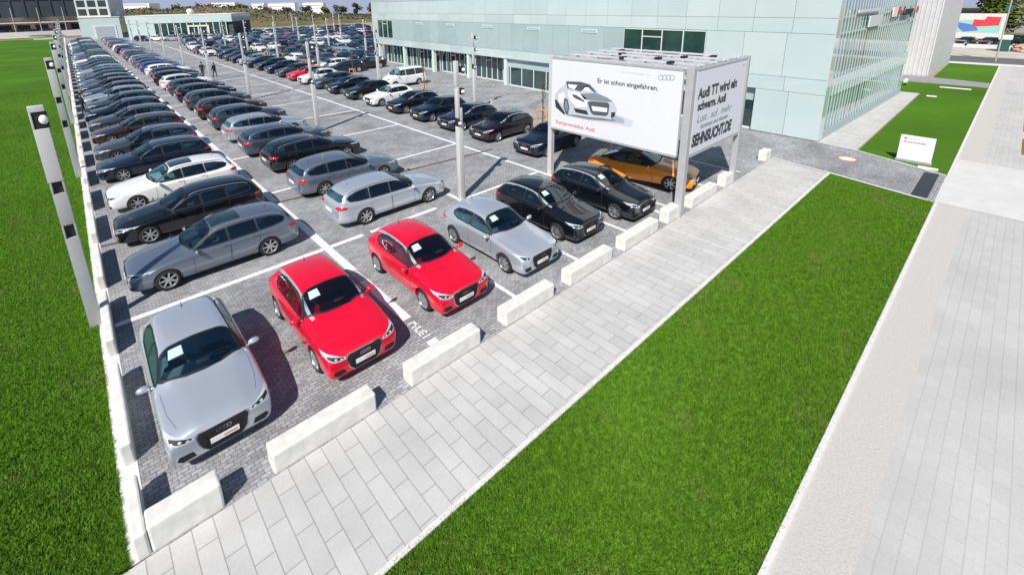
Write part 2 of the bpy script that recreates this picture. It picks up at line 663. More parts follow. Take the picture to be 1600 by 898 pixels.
SPEC['estate'] = dict(
    st=[(2.33, .26, .58, .63, .60, .50, .30), (2.28, .20, .635, .695, .78, .64, .38), (2.12, .17, .705, .78, .87, .74, .44), (1.75, .165, .78, .865, .90, .80, .44), (1.30, .165, .845, .94, .912, .83, .47),
        (.98, .165, .875, .985, .915, .84, .50), (.86, .165, .89, 1.02, .915, .84, .58), (.50, .165, .90, 1.20, .915, .83, .65), (.18, .165, .905, 1.355, .915, .82, .645), (-.15, .165, .91, 1.43, .915, .815, .635),
        (-.70, .165, .915, 1.455, .915, .81, .63), (-1.30, .165, .925, 1.44, .912, .80, .615), (-1.80, .165, .935, 1.39, .90, .785, .60), (-2.08, .18, .945, 1.315, .89, .765, .59), (-2.22, .20, .95, 1.10, .86, .74, .57), (-2.34, .22, .92, .965, .82, .71, .52),
        (-2.42, .25, .78, .83, .76, .64, .44), (-2.44, .32, .66, .70, .62, .50, .32)],
    ax=1.415, rear=-1.415, wy=.635, tr=.33,
    side=[[(.66, .95), (.56, 1.02), (.12, 1.235), (-.02, 1.275), (-.26, 1.305), (-.28, .96)], [(-.34, .96), (-.32, 1.308), (-.75, 1.325), (-1.10, 1.315), (-1.14, .97)],
          [(-1.20, .98), (-1.17, 1.31), (-1.60, 1.27), (-1.90, 1.195), (-2.02, 1.12), (-1.94, 1.03), (-1.60, .99)]],
    trim=None,
    ws=[(.87, 0), (.84, .35), (.74, .68), (.66, .74), (.22, .61), (.14, .44), (.12, 0)],
    rw=[(-.62, 1.02), (-.66, 1.06), (-.55, 1.235), (.55, 1.235), (.66, 1.06), (.62, 1.02)],
    head=[(.44, .59), (.47, .66), (.66, .715), (.88, .75), (.88, .69), (.72, .615), (.56, .585)],
    grille=[(-.27, .28), (-.36, .40), (-.40, .57), (-.37, .63), (.37, .63), (.40, .57), (.36, .40), (.27, .28)],
    fog=[(.46, .28), (.50, .37), (.76, .38), (.78, .32), (.72, .27)], nose=2.33, gz=.575, pz=.43,
    tail=[(.50, .81), (.52, .89), (.76, .92), (.88, .89), (.86, .80)], tails=[(-2.14, .83), (-2.20, .92), (-2.38, .91), (-2.42, .82)], tp=.66,
    door=[[(.72, .93), (.70, .50), (.76, .28), (-.26, .25), (-.31, .95)], [(-.31, .95), (-.31, .25), (-.85, .25), (-1.03, .45), (-1.17, .66), (-1.18, .96)]],
    handle=[(-.14, .85), (-1.02, .87)], mir=(.60, .97), roofy=.57, belt=.93, sun=[(.06, .40), (-.78, .42)], rails=True)
SPEC['coupe'] = dict(
    st=[(2.30, .26, .57, .62, .60, .50, .30), (2.25, .20, .625, .685, .78, .64, .38), (2.08, .17, .695, .77, .88, .74, .44), (1.70, .165, .77, .85, .91, .80, .44), (1.25, .165, .83, .92, .925, .83, .47),
        (.86, .165, .86, .965, .925, .84, .50), (.72, .165, .87, 1.0, .925, .84, .58), (.35, .165, .875, 1.17, .925, .82, .58), (.0, .165, .88, 1.30, .925, .80, .55), (-.35, .165, .885, 1.35, .925, .79, .54),
        (-.80, .165, .895, 1.33, .925, .78, .53), (-1.20, .165, .905, 1.22, .92, .77, .54), (-1.60, .165, .91, 1.04, .91, .77, .56), (-1.80, .17, .91, .975, .90, .77, .54), (-2.10, .19, .90, .955, .87, .74, .50), (-2.24, .22, .86, .90, .82, .70, .46),
        (-2.31, .26, .72, .78, .76, .62, .42), (-2.33, .34, .62, .66, .62, .48, .30)],
    ax=1.38, rear=-1.38, wy=.64, tr=.34,
    side=[[(.52, .93), (.42, .99), (.02, 1.17), (-.12, 1.205), (-.50, 1.225), (-.54, .945)], [(-.60, .945), (-.56, 1.225), (-.90, 1.19), (-1.22, 1.08), (-1.36, .99), (-1.25, .96)]],
    trim=(.68, -1.62),
    ws=[(.73, 0), (.70, .35), (.60, .68), (.50, .74), (.06, .54), (-.03, .40), (-.05, 0)],
    rw=None, rwtop=[(-1.02, 0), (-1.04, .44), (-1.10, .52), (-1.56, .60), (-1.66, .50), (-1.68, 0)],
    head=[(.44, .59), (.47, .645), (.66, .69), (.86, .715), (.86, .67), (.70, .605), (.56, .585)],
    grille=[(-.27, .28), (-.36, .40), (-.40, .56), (-.37, .62), (.37, .62), (.40, .56), (.36, .40), (.27, .28)],
    fog=[(.46, .28), (.50, .37), (.76, .38), (.78, .32), (.72, .27)], nose=2.30, gz=.57, pz=.43,
    tail=[(.44, .72), (.46, .82), (.76, .85), (.86, .82), (.84, .72)], tails=[(-1.98, .75), (-2.04, .84), (-2.26, .83), (-2.30, .74)], tp=.55,
    door=[[(.62, .90), (.60, .50), (.66, .28), (-.44, .25), (-.56, .45), (-.58, .93)]], handle=[(-.40, .80)], mir=(.46, .95), roofy=.50, belt=.90, sun=None, rails=False)
SPEC['van'] = dict(
    st=[(2.15, .28, .66, .70, .60, .48, .30), (2.10, .21, .74, .80, .76, .62, .36), (1.92, .18, .86, .93, .85, .72, .42), (1.60, .175, .98, 1.05, .89, .80, .46), (1.40, .175, 1.02, 1.12, .897, .81, .52), (1.28, .175, 1.04, 1.18, .897, .81, .60),
        (.90, .175, 1.05, 1.50, .897, .80, .64), (.62, .175, 1.05, 1.72, .897, .80, .66), (.30, .175, 1.05, 1.80, .897, .80, .67), (-.70, .175, 1.05, 1.83, .897, .80, .68), (-1.80, .175, 1.05, 1.80, .895, .80, .68), (-2.08, .18, 1.05, 1.74, .885, .79, .67),
        (-2.20, .20, 1.04, 1.45, .87, .77, .66), (-2.25, .24, 1.0, 1.08, .85, .76, .62), (-2.27, .32, .80, .84, .80, .70, .5)],
    ax=1.36, rear=-1.34, wy=.62, tr=.32,
    side=[[(1.06, 1.12), (.78, 1.42), (.55, 1.58), (.16, 1.62), (.14, 1.11)], [(.04, 1.11), (.05, 1.62), (-.92, 1.63), (-.94, 1.12)], [(-1.04, 1.12), (-1.02, 1.63), (-1.92, 1.60), (-2.0, 1.40), (-1.98, 1.13)]],
    trim=None,
    ws=[(1.30, 0), (1.26, .36), (1.14, .66), (1.02, .73), (.66, .62), (.60, .40), (.58, 0)],
    rw=[(-.66, 1.12), (-.68, 1.20), (-.62, 1.56), (.62, 1.56), (.68, 1.20), (.66, 1.12)],
    head=[(.46, .74), (.48, .84), (.66, .93), (.80, .95), (.80, .84), (.68, .74)],
    grille=[(-.40, .60), (-.42, .72), (.42, .72), (.40, .60)], fog=[(.30, .30), (.30, .42), (.70, .42), (.66, .30)], nose=2.15, gz=.66, pz=.48,
    tail=[(.70, .80), (.72, 1.30), (.84, 1.30), (.86, .80)], tails=[(-2.12, .80), (-2.10, 1.2), (-2.24, 1.2), (-2.26, .80)], tp=.7,
    door=[[(1.20, 1.05), (1.05, .60), (.98, .25), (.10, .25), (.10, 1.08)], [(.0, 1.08), (.0, .25), (-.86, .25), (-.98, .50), (-.98, 1.08)]], handle=[(.20, .92), (-.10, .92)], mir=(1.02, 1.13), roofy=.6, belt=1.05, sun=None, rails=False)


def wheel_meshes(tr):
    t = bmesh.new()
    w = .205
    lathe(t, [(tr - .095, 0), (tr - .03, .0), (tr - .006, .03), (tr, .06), (tr, w - .06), (tr - .006, w - .03), (tr - .05, w), (tr - .095, w)], 28, close=True)
    bmesh.ops.recalc_face_normals(t, faces=t.faces)
    tm = bpy.data.meshes.new('tyre')
    t.to_mesh(tm)
    t.free()
    tm.polygons.foreach_set('use_smooth', [True] * len(tm.polygons))
    tm.materials.append(M['tyre'])
    r = bmesh.new()
    ro = tr - .092
    lathe(r, [(ro + .004, w - .006), (ro - .014, w - .002), (ro - .026, w - .02), (ro - .03, w - .10), (ro - .05, w - .105)], 28)
    # backing
    ring = [r.verts.new(((ro - .03) * math.cos(2 * math.pi * k / 24), w - .10, (ro - .03) * math.sin(2 * math.pi * k / 24))) for k in range(24)]
    f = r.faces.new(ring)
    f.material_index = 1
    for k in range(7):
        a = 2 * math.pi * k / 7
        ca, sa = math.cos(a), math.sin(a)

        def P(rr, tt, yy):
            return (rr * ca - tt * sa, yy, rr * sa + tt * ca)
        a1 = [r.verts.new(P(.035, .026, w - .03)), r.verts.new(P(.035, -.026, w - .03)), r.verts.new(P(ro - .018, -.017, w - .012)), r.verts.new(P(ro - .018, .017, w - .012))]
        b1 = [r.verts.new(P(.035, .026, w - .075)), r.verts.new(P(.035, -.026, w - .075)), r.verts.new(P(ro - .018, -.025, w - .06)), r.verts.new(P(ro - .018, .025, w - .06))]
        r.faces.new(a1)
        for i in range(4):
            r.faces.new((a1[i], a1[(i + 1) % 4], b1[(i + 1) % 4], b1[i]))
    lathe(r, [(.0005, w - .018), (.03, w - .018), (.05, w - .03), (.055, w - .06)], 16)
    bmesh.ops.recalc_face_normals(r, faces=r.faces)
    rm = bpy.data.meshes.new('rim')
    r.to_mesh(rm)
    r.free()
    rm.polygons.foreach_set('use_smooth', [True] * len(rm.polygons))
    rm.set_sharp_from_angle(angle=R(35))
    rm.materials.append(M['rim'])
    rm.materials.append(M['rimdark'])
    return tm, rm


def tomesh(bm, name, mats, sharp=None):
    me = bpy.data.meshes.new(name)
    bm.normal_update()
    bm.to_mesh(me)
    bm.free()
    me.polygons.foreach_set('use_smooth', [True] * len(me.polygons))
    if sharp:
        me.set_sharp_from_angle(angle=R(sharp))
    for m in mats:
        me.materials.append(m)
    return me


def sym_ws(h):
    """half outline (x, y>=0) from front centre to back centre -> closed polygon"""
    return h + [(x, -y) for x, y in reversed(h) if y > 0]


def rings_mesh(S):
    bm = bmesh.new()
    for k in range(4):
        cy = (k - 1.5) * .058
        n = 18
        out = [bm.verts.new((S['nose'] + .035, cy + .036 * math.cos(2 * math.pi * i / n), S['gz'] + .036 * math.sin(2 * math.pi * i / n))) for i in range(n)]
        inn = [bm.verts.new((S['nose'] + .035, cy + .027 * math.cos(2 * math.pi * i / n), S['gz'] + .027 * math.sin(2 * math.pi * i / n))) for i in range(n)]
        for i in range(n):
            bm.faces.new((out[i], out[(i + 1) % n], inn[(i + 1) % n], inn[i]))
    return tomesh(bm, 'ring_emblem', [M['chrome']])


def add_cabin(add, S):
    fx = S['ax'] - 1.28
    zt = S['belt'] + .22
    for y in (-.34, .34):
        bm = bmesh.new()
        box(bm, fx - .30, fx + .26, y - .23, y + .23, .44, .60, 0, .03)
        box(bm, fx - .42, fx - .28, y - .22, y + .22, .55, zt - .10, 0, .04)
        box(bm, fx - .43, fx - .33, y - .12, y + .12, zt - .09, zt + .08, 0, .03)
        add('front_seat', bm, [M['cabin']])
    bm = bmesh.new()
    rx = fx - 1.18 if S['rear'] > -1.3 else fx - 1.30
    box(bm, rx + .05, rx + .50, -.60, .60, .44, .62, 0, .03)
    box(bm, rx - .08, rx + .08, -.60, .60, .56, zt - .12, 0, .04)
    for y in (-.36, .36):
        box(bm, rx - .07, rx + .03, y - .12, y + .12, zt - .11, zt + .01, 0, .03)
    add('rear_seat', bm, [M['cabin']])
    bm = bmesh.new()
    n = 20
    cx, cy, cz = fx + .56, .34, S['belt'] + .03
    for k in range(n):
        a, b = 6.2832 * k / n, 6.2832 * (k + 1) / n
        tube(bm, [(cx + .07 * math.sin(a), cy + .18 * math.cos(a), cz + .16 * math.sin(a)), (cx + .07 * math.sin(b), cy + .18 * math.cos(b), cz + .16 * math.sin(b))], .016, 5, cap=False)
    box(bm, cx - .02, cx + .02, cy - .17, cy + .17, cz - .02, cz + .02)
    add('steering_wheel', bm, [M['dark']])
    bm = bmesh.new()
    box(bm, fx + .92, fx + .95, -.11, .11, S['belt'] + .33, S['belt'] + .39, 0, .01)
    add('rear_view_mirror', bm, [M['dark']])


def build_car(kind, opt=()):
    """-> list of (name, mesh, location, rotation z, parent index, scale y) for the parts"""
    S = SPEC[kind]
    me, bvh = hull_mesh(S['st'], 2, [(S['ax'], S['wy']), (S['rear'], S['wy'])], S['tr'] + .045, S)
    # body: shell + panel gaps
    bm = bmesh.new()
    bm.from_mesh(me)
    bpy.data.meshes.remove(me)
    for d in S['door']:
        for s in (-1, 1):
            for i in range(len(d) - 1):
                patch(bm, bvh, strip([d[i], d[i + 1]], .011), 'side', .0015, .05, 1, s)
    # bonnet gap, tailgate gap
    hx = S['nose']
    for s in (-1, 1):
        patch(bm, bvh, strip([(S['st'][5][0] - .05, s * S['st'][5][5] * .93), (hx - .62, s * .72), (hx - .26, s * .64)], .006), 'top', .0012, .06, 1)
    patch(bm, bvh, strip([(-.66, .70), (.66, .70)], .010), 'back', .0015, .08, 1)
    # sills and bumper lip in black
    for s in (-1, 1):
        patch(bm, bvh, [(S['ax'] - .42, .18), (S['ax'] - .42, .235), (S['rear'] + .42, .235), (S['rear'] + .42, .18)], 'side', .004, .2, 1, s)
    # wheel arch lips
    body = tomesh(bm, kind + '_body', [None, M['liner']], 40)
    L = [('body', body, (0, 0, 0), 0, -1, 1)]

    def add(name, bm, mats, par=0):
        L.append((name, tomesh(bm, name, mats, 50), (0, 0, 0), 0, par, 1))
        return len(L) - 1
    # glass
    bm = bmesh.new()
    W0 = sym_ws(S['ws'])
    cx = sum(p[0] for p in W0) / len(W0)
    Wb = [(cx + (x - cx) * 1.02, y * 1.015) for x, y in W0]
    for i in range(len(Wb)):
        patch(bm, bvh, strip([Wb[i], Wb[(i + 1) % len(Wb)]], .045), 'top', .008, .09, 1)
    patch(bm, bvh, W0, 'top', .006, .07, 0)
    add('windshield', bm, [M['cabinglass'], M['dark']])
    add_cabin(add, S)
    if 'card' in opt:
        bm = bmesh.new()
        wx = S['ws'][0][0]
        patch(bm, bvh, [(wx - .42, -.50), (wx - .42, -.24), (wx - .62, -.24), (wx - .62, -.46)], 'top', .010, .07, 0)
        add('price_card', bm, [M['paper']])
    bm = bmesh.new()
    if S['rw']:
        patch(bm, bvh, S['rw'], 'back', .005, .07)
    else:
        patch(bm, bvh, sym_ws(S['rwtop']), 'top', .005, .07)
    add('rear_window', bm, [M['cabinglass'] if S['rw'] else M['glass']])
    for s in (-1, 1):
        for w in S['side']:
            bm = bmesh.new()
            cx = sum(p[0] for p in w) / len(w)
            cz = sum(p[1] for p in w) / len(w)
            kx = 1 + .05 / (max(p[0] for p in w) - min(p[0] for p in w))
            wb = [(cx + (x - cx) * (1 + (kx - 1) * .35), cz + (z - cz) * 1.05) for x, z in w]
            for i in range(len(wb)):
                patch(bm, bvh, strip([wb[i], wb[(i + 1) % len(wb)]], .03), 'side', .008, .12, 1, s)
            patch(bm, bvh, w, 'side', .006, .08, 0, s)
            add('side_window', bm, [M['cabinglass'], M['dark']])
        if S['trim'] and ('arch' in opt or kind == 'coupe'):
            bm = bmesh.new()
            rail_strip(bm, bvh, S, s, S['trim'][0], S['trim'][1], .075 if kind == 'hatch' else .035)
            add('roof_trim', bm, [M['arch'] if 'arch' in opt else M['dark']])
    for s in (-1, 1):
        bm = bmesh.new()
        pl = S['head'] if s > 0 else mirror(S['head'])
        patch(bm, bvh, pl, 'front', .006, .04, 0)
        cy = sum(p[0] for p in pl) / len(pl)
        cz = sum(p[1] for p in pl) / len(pl)
        patch(bm, bvh, [(cy + (y - cy) * .78, cz + .004 + (z_ - cz) * .55) for y, z_ in pl], 'front', .009, .04, 1)
        for q in (-.09, .02):
            patch(bm, bvh, [(cy + s * q + .030 * math.cos(i * .785), cz + q * .25 + .018 * math.sin(i * .785)) for i in range(8)], 'front', .012, .03, 0)
        add('headlight', bm, [M['lens'], M['rimdark']])
        bm = bmesh.new()
        patch(bm, bvh, S['tail'] if s > 0 else mirror(S['tail']), 'back', .006, .05, 0)
        patch(bm, bvh, S['tails'], 'side', .006, .05, 0, s)
        add('taillight', bm, [M['redlens']])
        bm = bmesh.new()
        patch(bm, bvh, S['fog'] if s > 0 else mirror(S['fog']), 'front', .005, .05, 0)
        add('bumper_vent', bm, [M['dark']])
    bm = bmesh.new()
    patch(bm, bvh, [(-.64, .205), (-.58, .25), (.58, .25), (.64, .205)], 'front', .005, .1)
    add('lower_lip', bm, [M['dark']])
    g = S['grille']
    bm = bmesh.new()
    patch(bm, bvh, [(y * 1.06, .46 + (z - .46) * 1.07) for y, z in g], 'front', .004, .06, 1)
    patch(bm, bvh, g, 'front', .010, .06, 0)
    z = .32
    while z < S['gz'] and kind != 'van':
        patch(bm, bvh, strip([(-.31, z), (.31, z)], .010), 'front', .014, .1, 2)
        z += .035
    gi = add('grille', bm, [M['dark'], M['chrome'], M['rimdark']])
    if kind != 'van':
        L.append(('ring_emblem', rings_mesh(S), (0, 0, 0), 0, gi, 1))
    bm = bmesh.new()
    box(bm, S['nose'] + .012, S['nose'] + .030, -.23, .23, S['pz'] - .05, S['pz'] + .05, 0)
    box(bm, S['nose'] + .0305, S['nose'] + .033, -.02, .20, S['pz'] - .012, S['pz'] + .012, 1)
    L.append(('number_plate', tomesh(bm, 'number_plate', [M['plate'], M['plate_red']], 30), (0, 0, 0), 0, 0, 1))
    tl = S['st'][-1][0]
    bm = bmesh.new()
    box(bm, tl - .03, tl - .012, -.26, .26, S['tp'] - .055, S['tp'] + .055, 0)
    L.append(('number_plate', tomesh(bm, 'number_plate', [M['plate']], 30), (0, 0, 0), 0, 0, 1))
    # mirrors
    mx, mz = S['mir']
    for s in (-1, 1):
        bm = bmesh.new()
        bmesh.ops.create_uvsphere(bm, u_segments=14, v_segments=9, radius=1)
        for v in bm.verts:
            v.co = Vector((v.co.x * (.075 if v.co.x > 0 else .04), v.co.y * .115, v.co.z * .072))
            v.co += Vector((mx, s * (S['st'][6][4] + .085), mz))
        tube(bm, [(mx + .02, s * (S['st'][6][4] - .08), mz - .05), (mx, s * (S['st'][6][4] + .05), mz - .03)], .022, 6)
        L.append(('door_mirror', tomesh(bm, 'door_mirror', [None]), (0, 0, 0), 0, 0, 1))
        for hx_, hz in S['handle']:
            h = bvh.ray_cast(Vector((hx_, 6 * s, hz)), Vector((0, -s, 0)))
            y = h[0].y if h[0] else .8 * s
            bm = bmesh.new()
            box(bm, hx_ - .10, hx_ + .08, y - .006, y + .02 if s > 0 else y + .006, hz - .012, hz + .014)
            if s < 0:
                bmesh.ops.translate(bm, verts=bm.verts, vec=(0, -.012, 0))
            L.append(('door_handle', tomesh(bm, 'door_handle', [None], 30), (0, 0, 0), 0, 0, 1))
    if 'sunroof' in opt and S['sun']:
        (x1, y1), (x0, y0) = S['sun']
        bm = bmesh.new()
        patch(bm, bvh, [(x1, -y1), (x1, y1), (x0, y0), (x0, -y0)], 'top', .004, .1)
        add('sunroof', bm, [M['glass']])
    if kind == 'coupe':
        bm = bmesh.new()
        patch(bm, bvh, [(.06, .60), (-.35, .68), (-.80, .68), (-1.3, .69), (-1.74, .70), (-1.74, -.70), (-1.3, -.69), (-.80, -.68), (-.35, -.68), (.06, -.60)], 'top', .0035, .08)
        add('soft_top', bm, [M['dark']])
    if S['rails']:
        for s in (-1, 1):
            bm = bmesh.new()
            pts = []
            for k in range(13):
                x = .05 - 2.0 * k / 12
                h = bvh.ray_cast(Vector((x, s * S['roofy'] * 1.03, 4)), Vector((0, 0, -1)))
                lift = .035 if 0 < k < 12 else .0
                pts.append((x, s * S['roofy'] * 1.03, h[0].z + lift))
            tube(bm, pts, .014, 6)
            add('roof_rail', bm, [M['rail']])
    # aerial
    bm = bmesh.new()
    hx_ = S['rear'] + (.05 if kind != 'estate' else -.2)
    h = bvh.ray_cast(Vector((hx_, 0, 4)), Vector((0, 0, -1)))[0]
    tube(bm, [(hx_, 0, h.z - .01), (hx_ - .10, 0, h.z + .10)], .012, 6, r2=.004)
    add('aerial', bm, [M['dark']])
    tm, rm = wheel_meshes(S['tr'])
    for ax in (S['ax'], S['rear']):
        for s in (-1, 1):
            L.append(('wheel', None, (ax, s * (S['st'][6][4] - .225), S['tr']), 0, -1, s))
            wi = len(L) - 1
            L.append(('tyre', tm, (0, 0, 0), 0, wi, 1))
            L.append(('rim', rm, (0, 0, 0), 0, wi, 1))
    return L


def build_far(kind, arch=False):
    S = SPEC[kind]
    me, bvh = hull_mesh(S['st'], 1)
    bm = bmesh.new()
    bm.from_mesh(me)
    bpy.data.meshes.remove(me)
    patch(bm, bvh, sym_ws(S['ws']), 'top', .012, .2, 1)
    if S['rw']:
        patch(bm, bvh, S['rw'], 'back', .012, .2, 1)
    else:
        patch(bm, bvh, sym_ws(S['rwtop']), 'top', .012, .2, 1)
    for s in (-1, 1):
        for w in S['side']:
            patch(bm, bvh, w, 'side', .012, .2, 1, s)
        patch(bm, bvh, S['head'] if s > 0 else mirror(S['head']), 'front', .012, .1, 3)
        patch(bm, bvh, S['tail'] if s > 0 else mirror(S['tail']), 'back', .012, .1, 4)
        patch(bm, bvh, S['tails'], 'side', .012, .1, 4, s)
        for ax in (S['ax'], S['rear']):
            patch(bm, bvh, [(ax + (S['tr'] + .05) * math.cos(k * .5236 + .26), S['tr'] + (S['tr'] + .05) * math.sin(k * .5236 + .26)) for k in range(12) if True], 'side', .006, .3, 2, s)
            y = s * (S['st'][6][4] + .02)
            c = [bm.verts.new((ax + (S['tr'] - .10) * math.cos(k * .5236), y, S['tr'] + (S['tr'] - .10) * math.sin(k * .5236))) for k in range(12)]
            f = bm.faces.new(c if s < 0 else c[::-1])
            f.material_index = 5
            b1 = [bm.verts.new((ax + S['tr'] * math.cos(k * .5236), y * .985, S['tr'] + S['tr'] * math.sin(k * .5236))) for k in range(12)]
            b2 = [bm.verts.new((ax + S['tr'] * math.cos(k * .5236), y * .75, S['tr'] + S['tr'] * math.sin(k * .5236))) for k in range(12)]
            bm.faces.new(b1).material_index = 2
            for k in range(12):
                bm.faces.new((b1[k], b1[(k + 1) % 12], b2[(k + 1) % 12], b2[k])).material_index = 2
    patch(bm, bvh, S['grille'], 'front', .012, .2, 2)
    return tomesh(bm, 'far_' + kind, [None, M['glass'], M['tyre'], M['lens'], M['redlens'], M['rim']], 45)


M['arch'] = simple('silver_roof_arch', (0.62, 0.64, 0.67), 0.3, 0.6, coat=0.5)
M['rail'] = simple('satin_rail', (0.55, 0.57, 0.6), 0.3, 0.7)
CARS = {}


def place_car(kind, col, x, y, rz, label, group=None, opt=(), far=False, wide=1.0, name='parked_car', cat='car', s=1.0):
    """x, y: ground point under the middle of the wheelbase; rz: heading of the nose"""
    if far:
        key = ('far', kind)
        if key not in CARS:
            CARS[key] = build_far(kind)
        o = bpy.data.objects.new(name, CARS[key])
        COL.objects.link(o)
        o.location = (x, y, 0.012)
        o.rotation_euler = (0, 0, rz)
        o.scale = (s, wide * s, s)
        tag(o, label, cat, group)
        if CARS[key].materials[0] is None:
            CARS[key].materials[0] = PAINT[col]
        o.material_slots[0].link = 'OBJECT'
        o.material_slots[0].material = PAINT[col]
        return o
    key = (kind, tuple(opt))
    if key not in CARS:
        CARS[key] = build_car(kind, opt)
    t = thing(name, label, cat, (x, y, 0.012), rz, group)
    t.scale = (s, wide * s, s)
    made = []
    for (nm, me, loc, r, par, sy) in CARS[key]:
        o = bpy.data.objects.new(nm, me)
        COL.objects.link(o)
        o.parent = t if par < 0 else made[par]
        if nm in ('windshield', 'rear_window', 'side_window', 'headlight', 'taillight', 'roof_trim', 'grille', 'number_plate', 'door_mirror', 'sunroof', 'roof_rail', 'bumper_vent', 'price_card', 'front_seat', 'rear_seat', 'steering_wheel', 'rear_view_mirror', 'lower_lip', 'rear_window', 'soft_top', 'aerial'):
            o.parent = t
        o.location = loc
        if me is None:
            o.empty_display_size = .1
            if sy < 0:
                o.rotation_euler = (0, 0, math.pi)
        if me is not None and len(me.materials) and (me.materials[0] is None or me.get('painted')):
            if me.materials[0] is None:
                me['painted'] = 1
                me.materials[0] = PAINT[col]
            o.material_slots[0].link = 'OBJECT'
            o.material_slots[0].material = PAINT[col]
        made.append(o)
    return t


# ---------------------------------------------------------------- ground and paving
def sheet(name, pts, z, mat):
    bm = bmesh.new()
    bm.faces.new([bm.verts.new((x, y, z)) for x, y in pts])
    return struct(bmobj(name, bm, mat))


def lawnmat(name, c1, c2, c3):
    m, t, b = newmat(name)
    tc = t.nodes.new('ShaderNodeTexCoord').outputs['Object']
    fine = noisen(t, mapping(t, tc, (14, 30, 20), R(20)), 1.0, 6, 0.75)
    mid = noisen(t, mapping(t, tc, (1, 1.6, 1), R(20)), 1.7, 5, 0.65)
    big = noisen(t, tc, 0.12, 4, 0.5)
    col = ramp(t, fine, [(0.30, c1), (0.5, c2), (0.72, c3)])
    col2 = mixc(t, ramp(t, mid, [(0.35, (0, 0, 0)), (0.7, (1, 1, 1))]), col, tuple(v * k for v, k in zip(c2, (1.25, 1.0, 1.5))))
    col2 = mixc(t, 0.55, col, col2)
    dry = noisen(t, tc, 0.55, 6, 0.72)
    col2 = mixc(t, ramp(t, dry, [(0.56, (0, 0, 0)), (0.74, (.55, .55, .55))]), col2, (0.16, 0.17, 0.045))
    hs = t.nodes.new('ShaderNodeHueSaturation')
    mr = t.nodes.new('ShaderNodeMapRange')
    mr.inputs[1].default_value = 0.35
    mr.inputs[2].default_value = 0.65
    mr.inputs[3].default_value = 0.82
    mr.inputs[4].default_value = 1.15
    t.links.new(big, mr.inputs[0])
    t.links.new(mr.outputs[0], hs.inputs['Value'])
    t.links.new(col2, hs.inputs['Color'])
    t.links.new(hs.outputs[0], b.inputs['Base Color'])
    b.inputs['Roughness'].default_value = 0.9
    b.inputs['Specular IOR Level'].default_value = 0.15
    bumpn(t, b, fine, 0.7, 0.03)
    return m


M['lawn'] = lawnmat('lawn_turf', (0.028, 0.090, 0.004), (0.058, 0.160, 0.006), (0.108, 0.230, 0.016))
M['lawn_dry'] = lawnmat('dry_lawn', (0.10, 0.12, 0.035), (0.18, 0.18, 0.06), (0.26, 0.23, 0.11))
M['earth'] = simple('dry_earth', (0.34, 0.27, 0.19), 0.95, var=0.35, scale=0.06, bump=0.3)
_m, _t, _b = newmat('heath_hill')
_tc = _t.nodes.new('ShaderNodeTexCoord').outputs['Object']
_n = noisen(_t, mapping(_t, _tc, (1, 1, 3)), 0.09, 8, 0.7)
_c = ramp(_t, _n, [(0.30, (0.035, 0.055, 0.02)), (0.45, (0.10, 0.115, 0.035)), (0.55, (0.17, 0.115, 0.06)), (0.72, (0.26, 0.19, 0.11))])
_t.links.new(_c, _b.inputs['Base Color'])
_b.inputs['Roughness'].default_value = 0.95
M['hill'] = _m
M['asphalt'] = simple('asphalt', (0.13, 0.13, 0.135), 0.9, var=0.12, scale=2)



def terrain(x, y):
    """flat round the site, falling away gently beyond it"""
    return -0.02 - .055 * max(0.0, x - 118 - max(0, y - 60) * .9) - .022 * max(0.0, y - 335)


bm = bmesh.new()
xs = [-1500, -600, -200, 0, 60, 100, 118, 150, 190, 240, 300, 400, 550, 800, 1400, 3000]
ys = [-1200, -400, -100, -30, 30, 60, 90, 130, 180, 240, 335, 420, 600, 1000, 1800, 3200]
gv = [[bm.verts.new((x, y, max(-60, terrain(x, y)))) for y in ys] for x in xs]
for i in range(len(xs) - 1):
    for j in range(len(ys) - 1):
        bm.faces.new((gv[i][j], gv[i + 1][j], gv[i + 1][j + 1], gv[i][j + 1]))
struct(bmobj('ground', bm, M['earth']))
sheet('lawn', [(-90, 7.22), (-0.80, 7.22), (-0.80, 186), (-90, 186)], 0.004, M['lawn'])
sheet('parking_yard', [(-0.5, 7.2), (32, 7.2), (58, 190), (-0.5, 190)], 0.0, M['cobble'])
sheet('wall_footing', [(-0.80, 7.22), (-0.5, 7.22), (-0.5, 190), (-0.80, 190)], 0.008, M['kerb'])
# sidewalk with long slabs across it
sheet('sidewalk', [(-60, 4.71), (25.13, 4.71), (25.62, 7.2), (-60, 7.2)], 0.004, M['slabs'])
sheet('lawn', [(-60, 1.06), (24.22, 1.06), (25.08, 4.62), (-60, 4.62)], 0.004, M['lawn'])
for nm, pts in (('kerb', [(-60, 4.62), (25.1, 4.62), (25.12, 4.71), (-60, 4.71)]), ('kerb', [(-60, 0.97), (24.2, 0.97), (24.24, 1.06), (-60, 1.06)]), ('kerb', [(28.3, 0.97), (75, 0.97), (75, 1.06), (28.3, 1.06)])):
    bm = bmesh.new()
    (x0, y0), (x1, _), (_, y1), _ = pts
    box(bm, x0, x1, y0, y1, -0.05, 0.045)
    struct(bmobj(nm, bm, M['kerb']))
# access road, its two edging kerbs and the gutter grating
sheet('access_road', [(24.24, 1.08), (28.24, 1.08), (29.9, 4.7), (30.3, 9.9), (25.9, 9.0), (25.62, 7.2), (25.1, 4.6)], 0.010, M['cobble'])
bm = bmesh.new()
for (ax, ay), (bx, by) in (((24.16, 1.08), (25.06, 4.62)), ((28.22, 1.08), (29.86, 4.62)), ((25.06, 4.62), (25.56, 7.2)), ((29.86, 4.62), (30.1, 6.2))):
    quad(bm, [(ax - .07, ay, 0.03), (ax + .07, ay, 0.03), (bx + .07, by, 0.03), (bx - .07, by, 0.03)])
struct(bmobj('kerb', bm, M['kerb']))
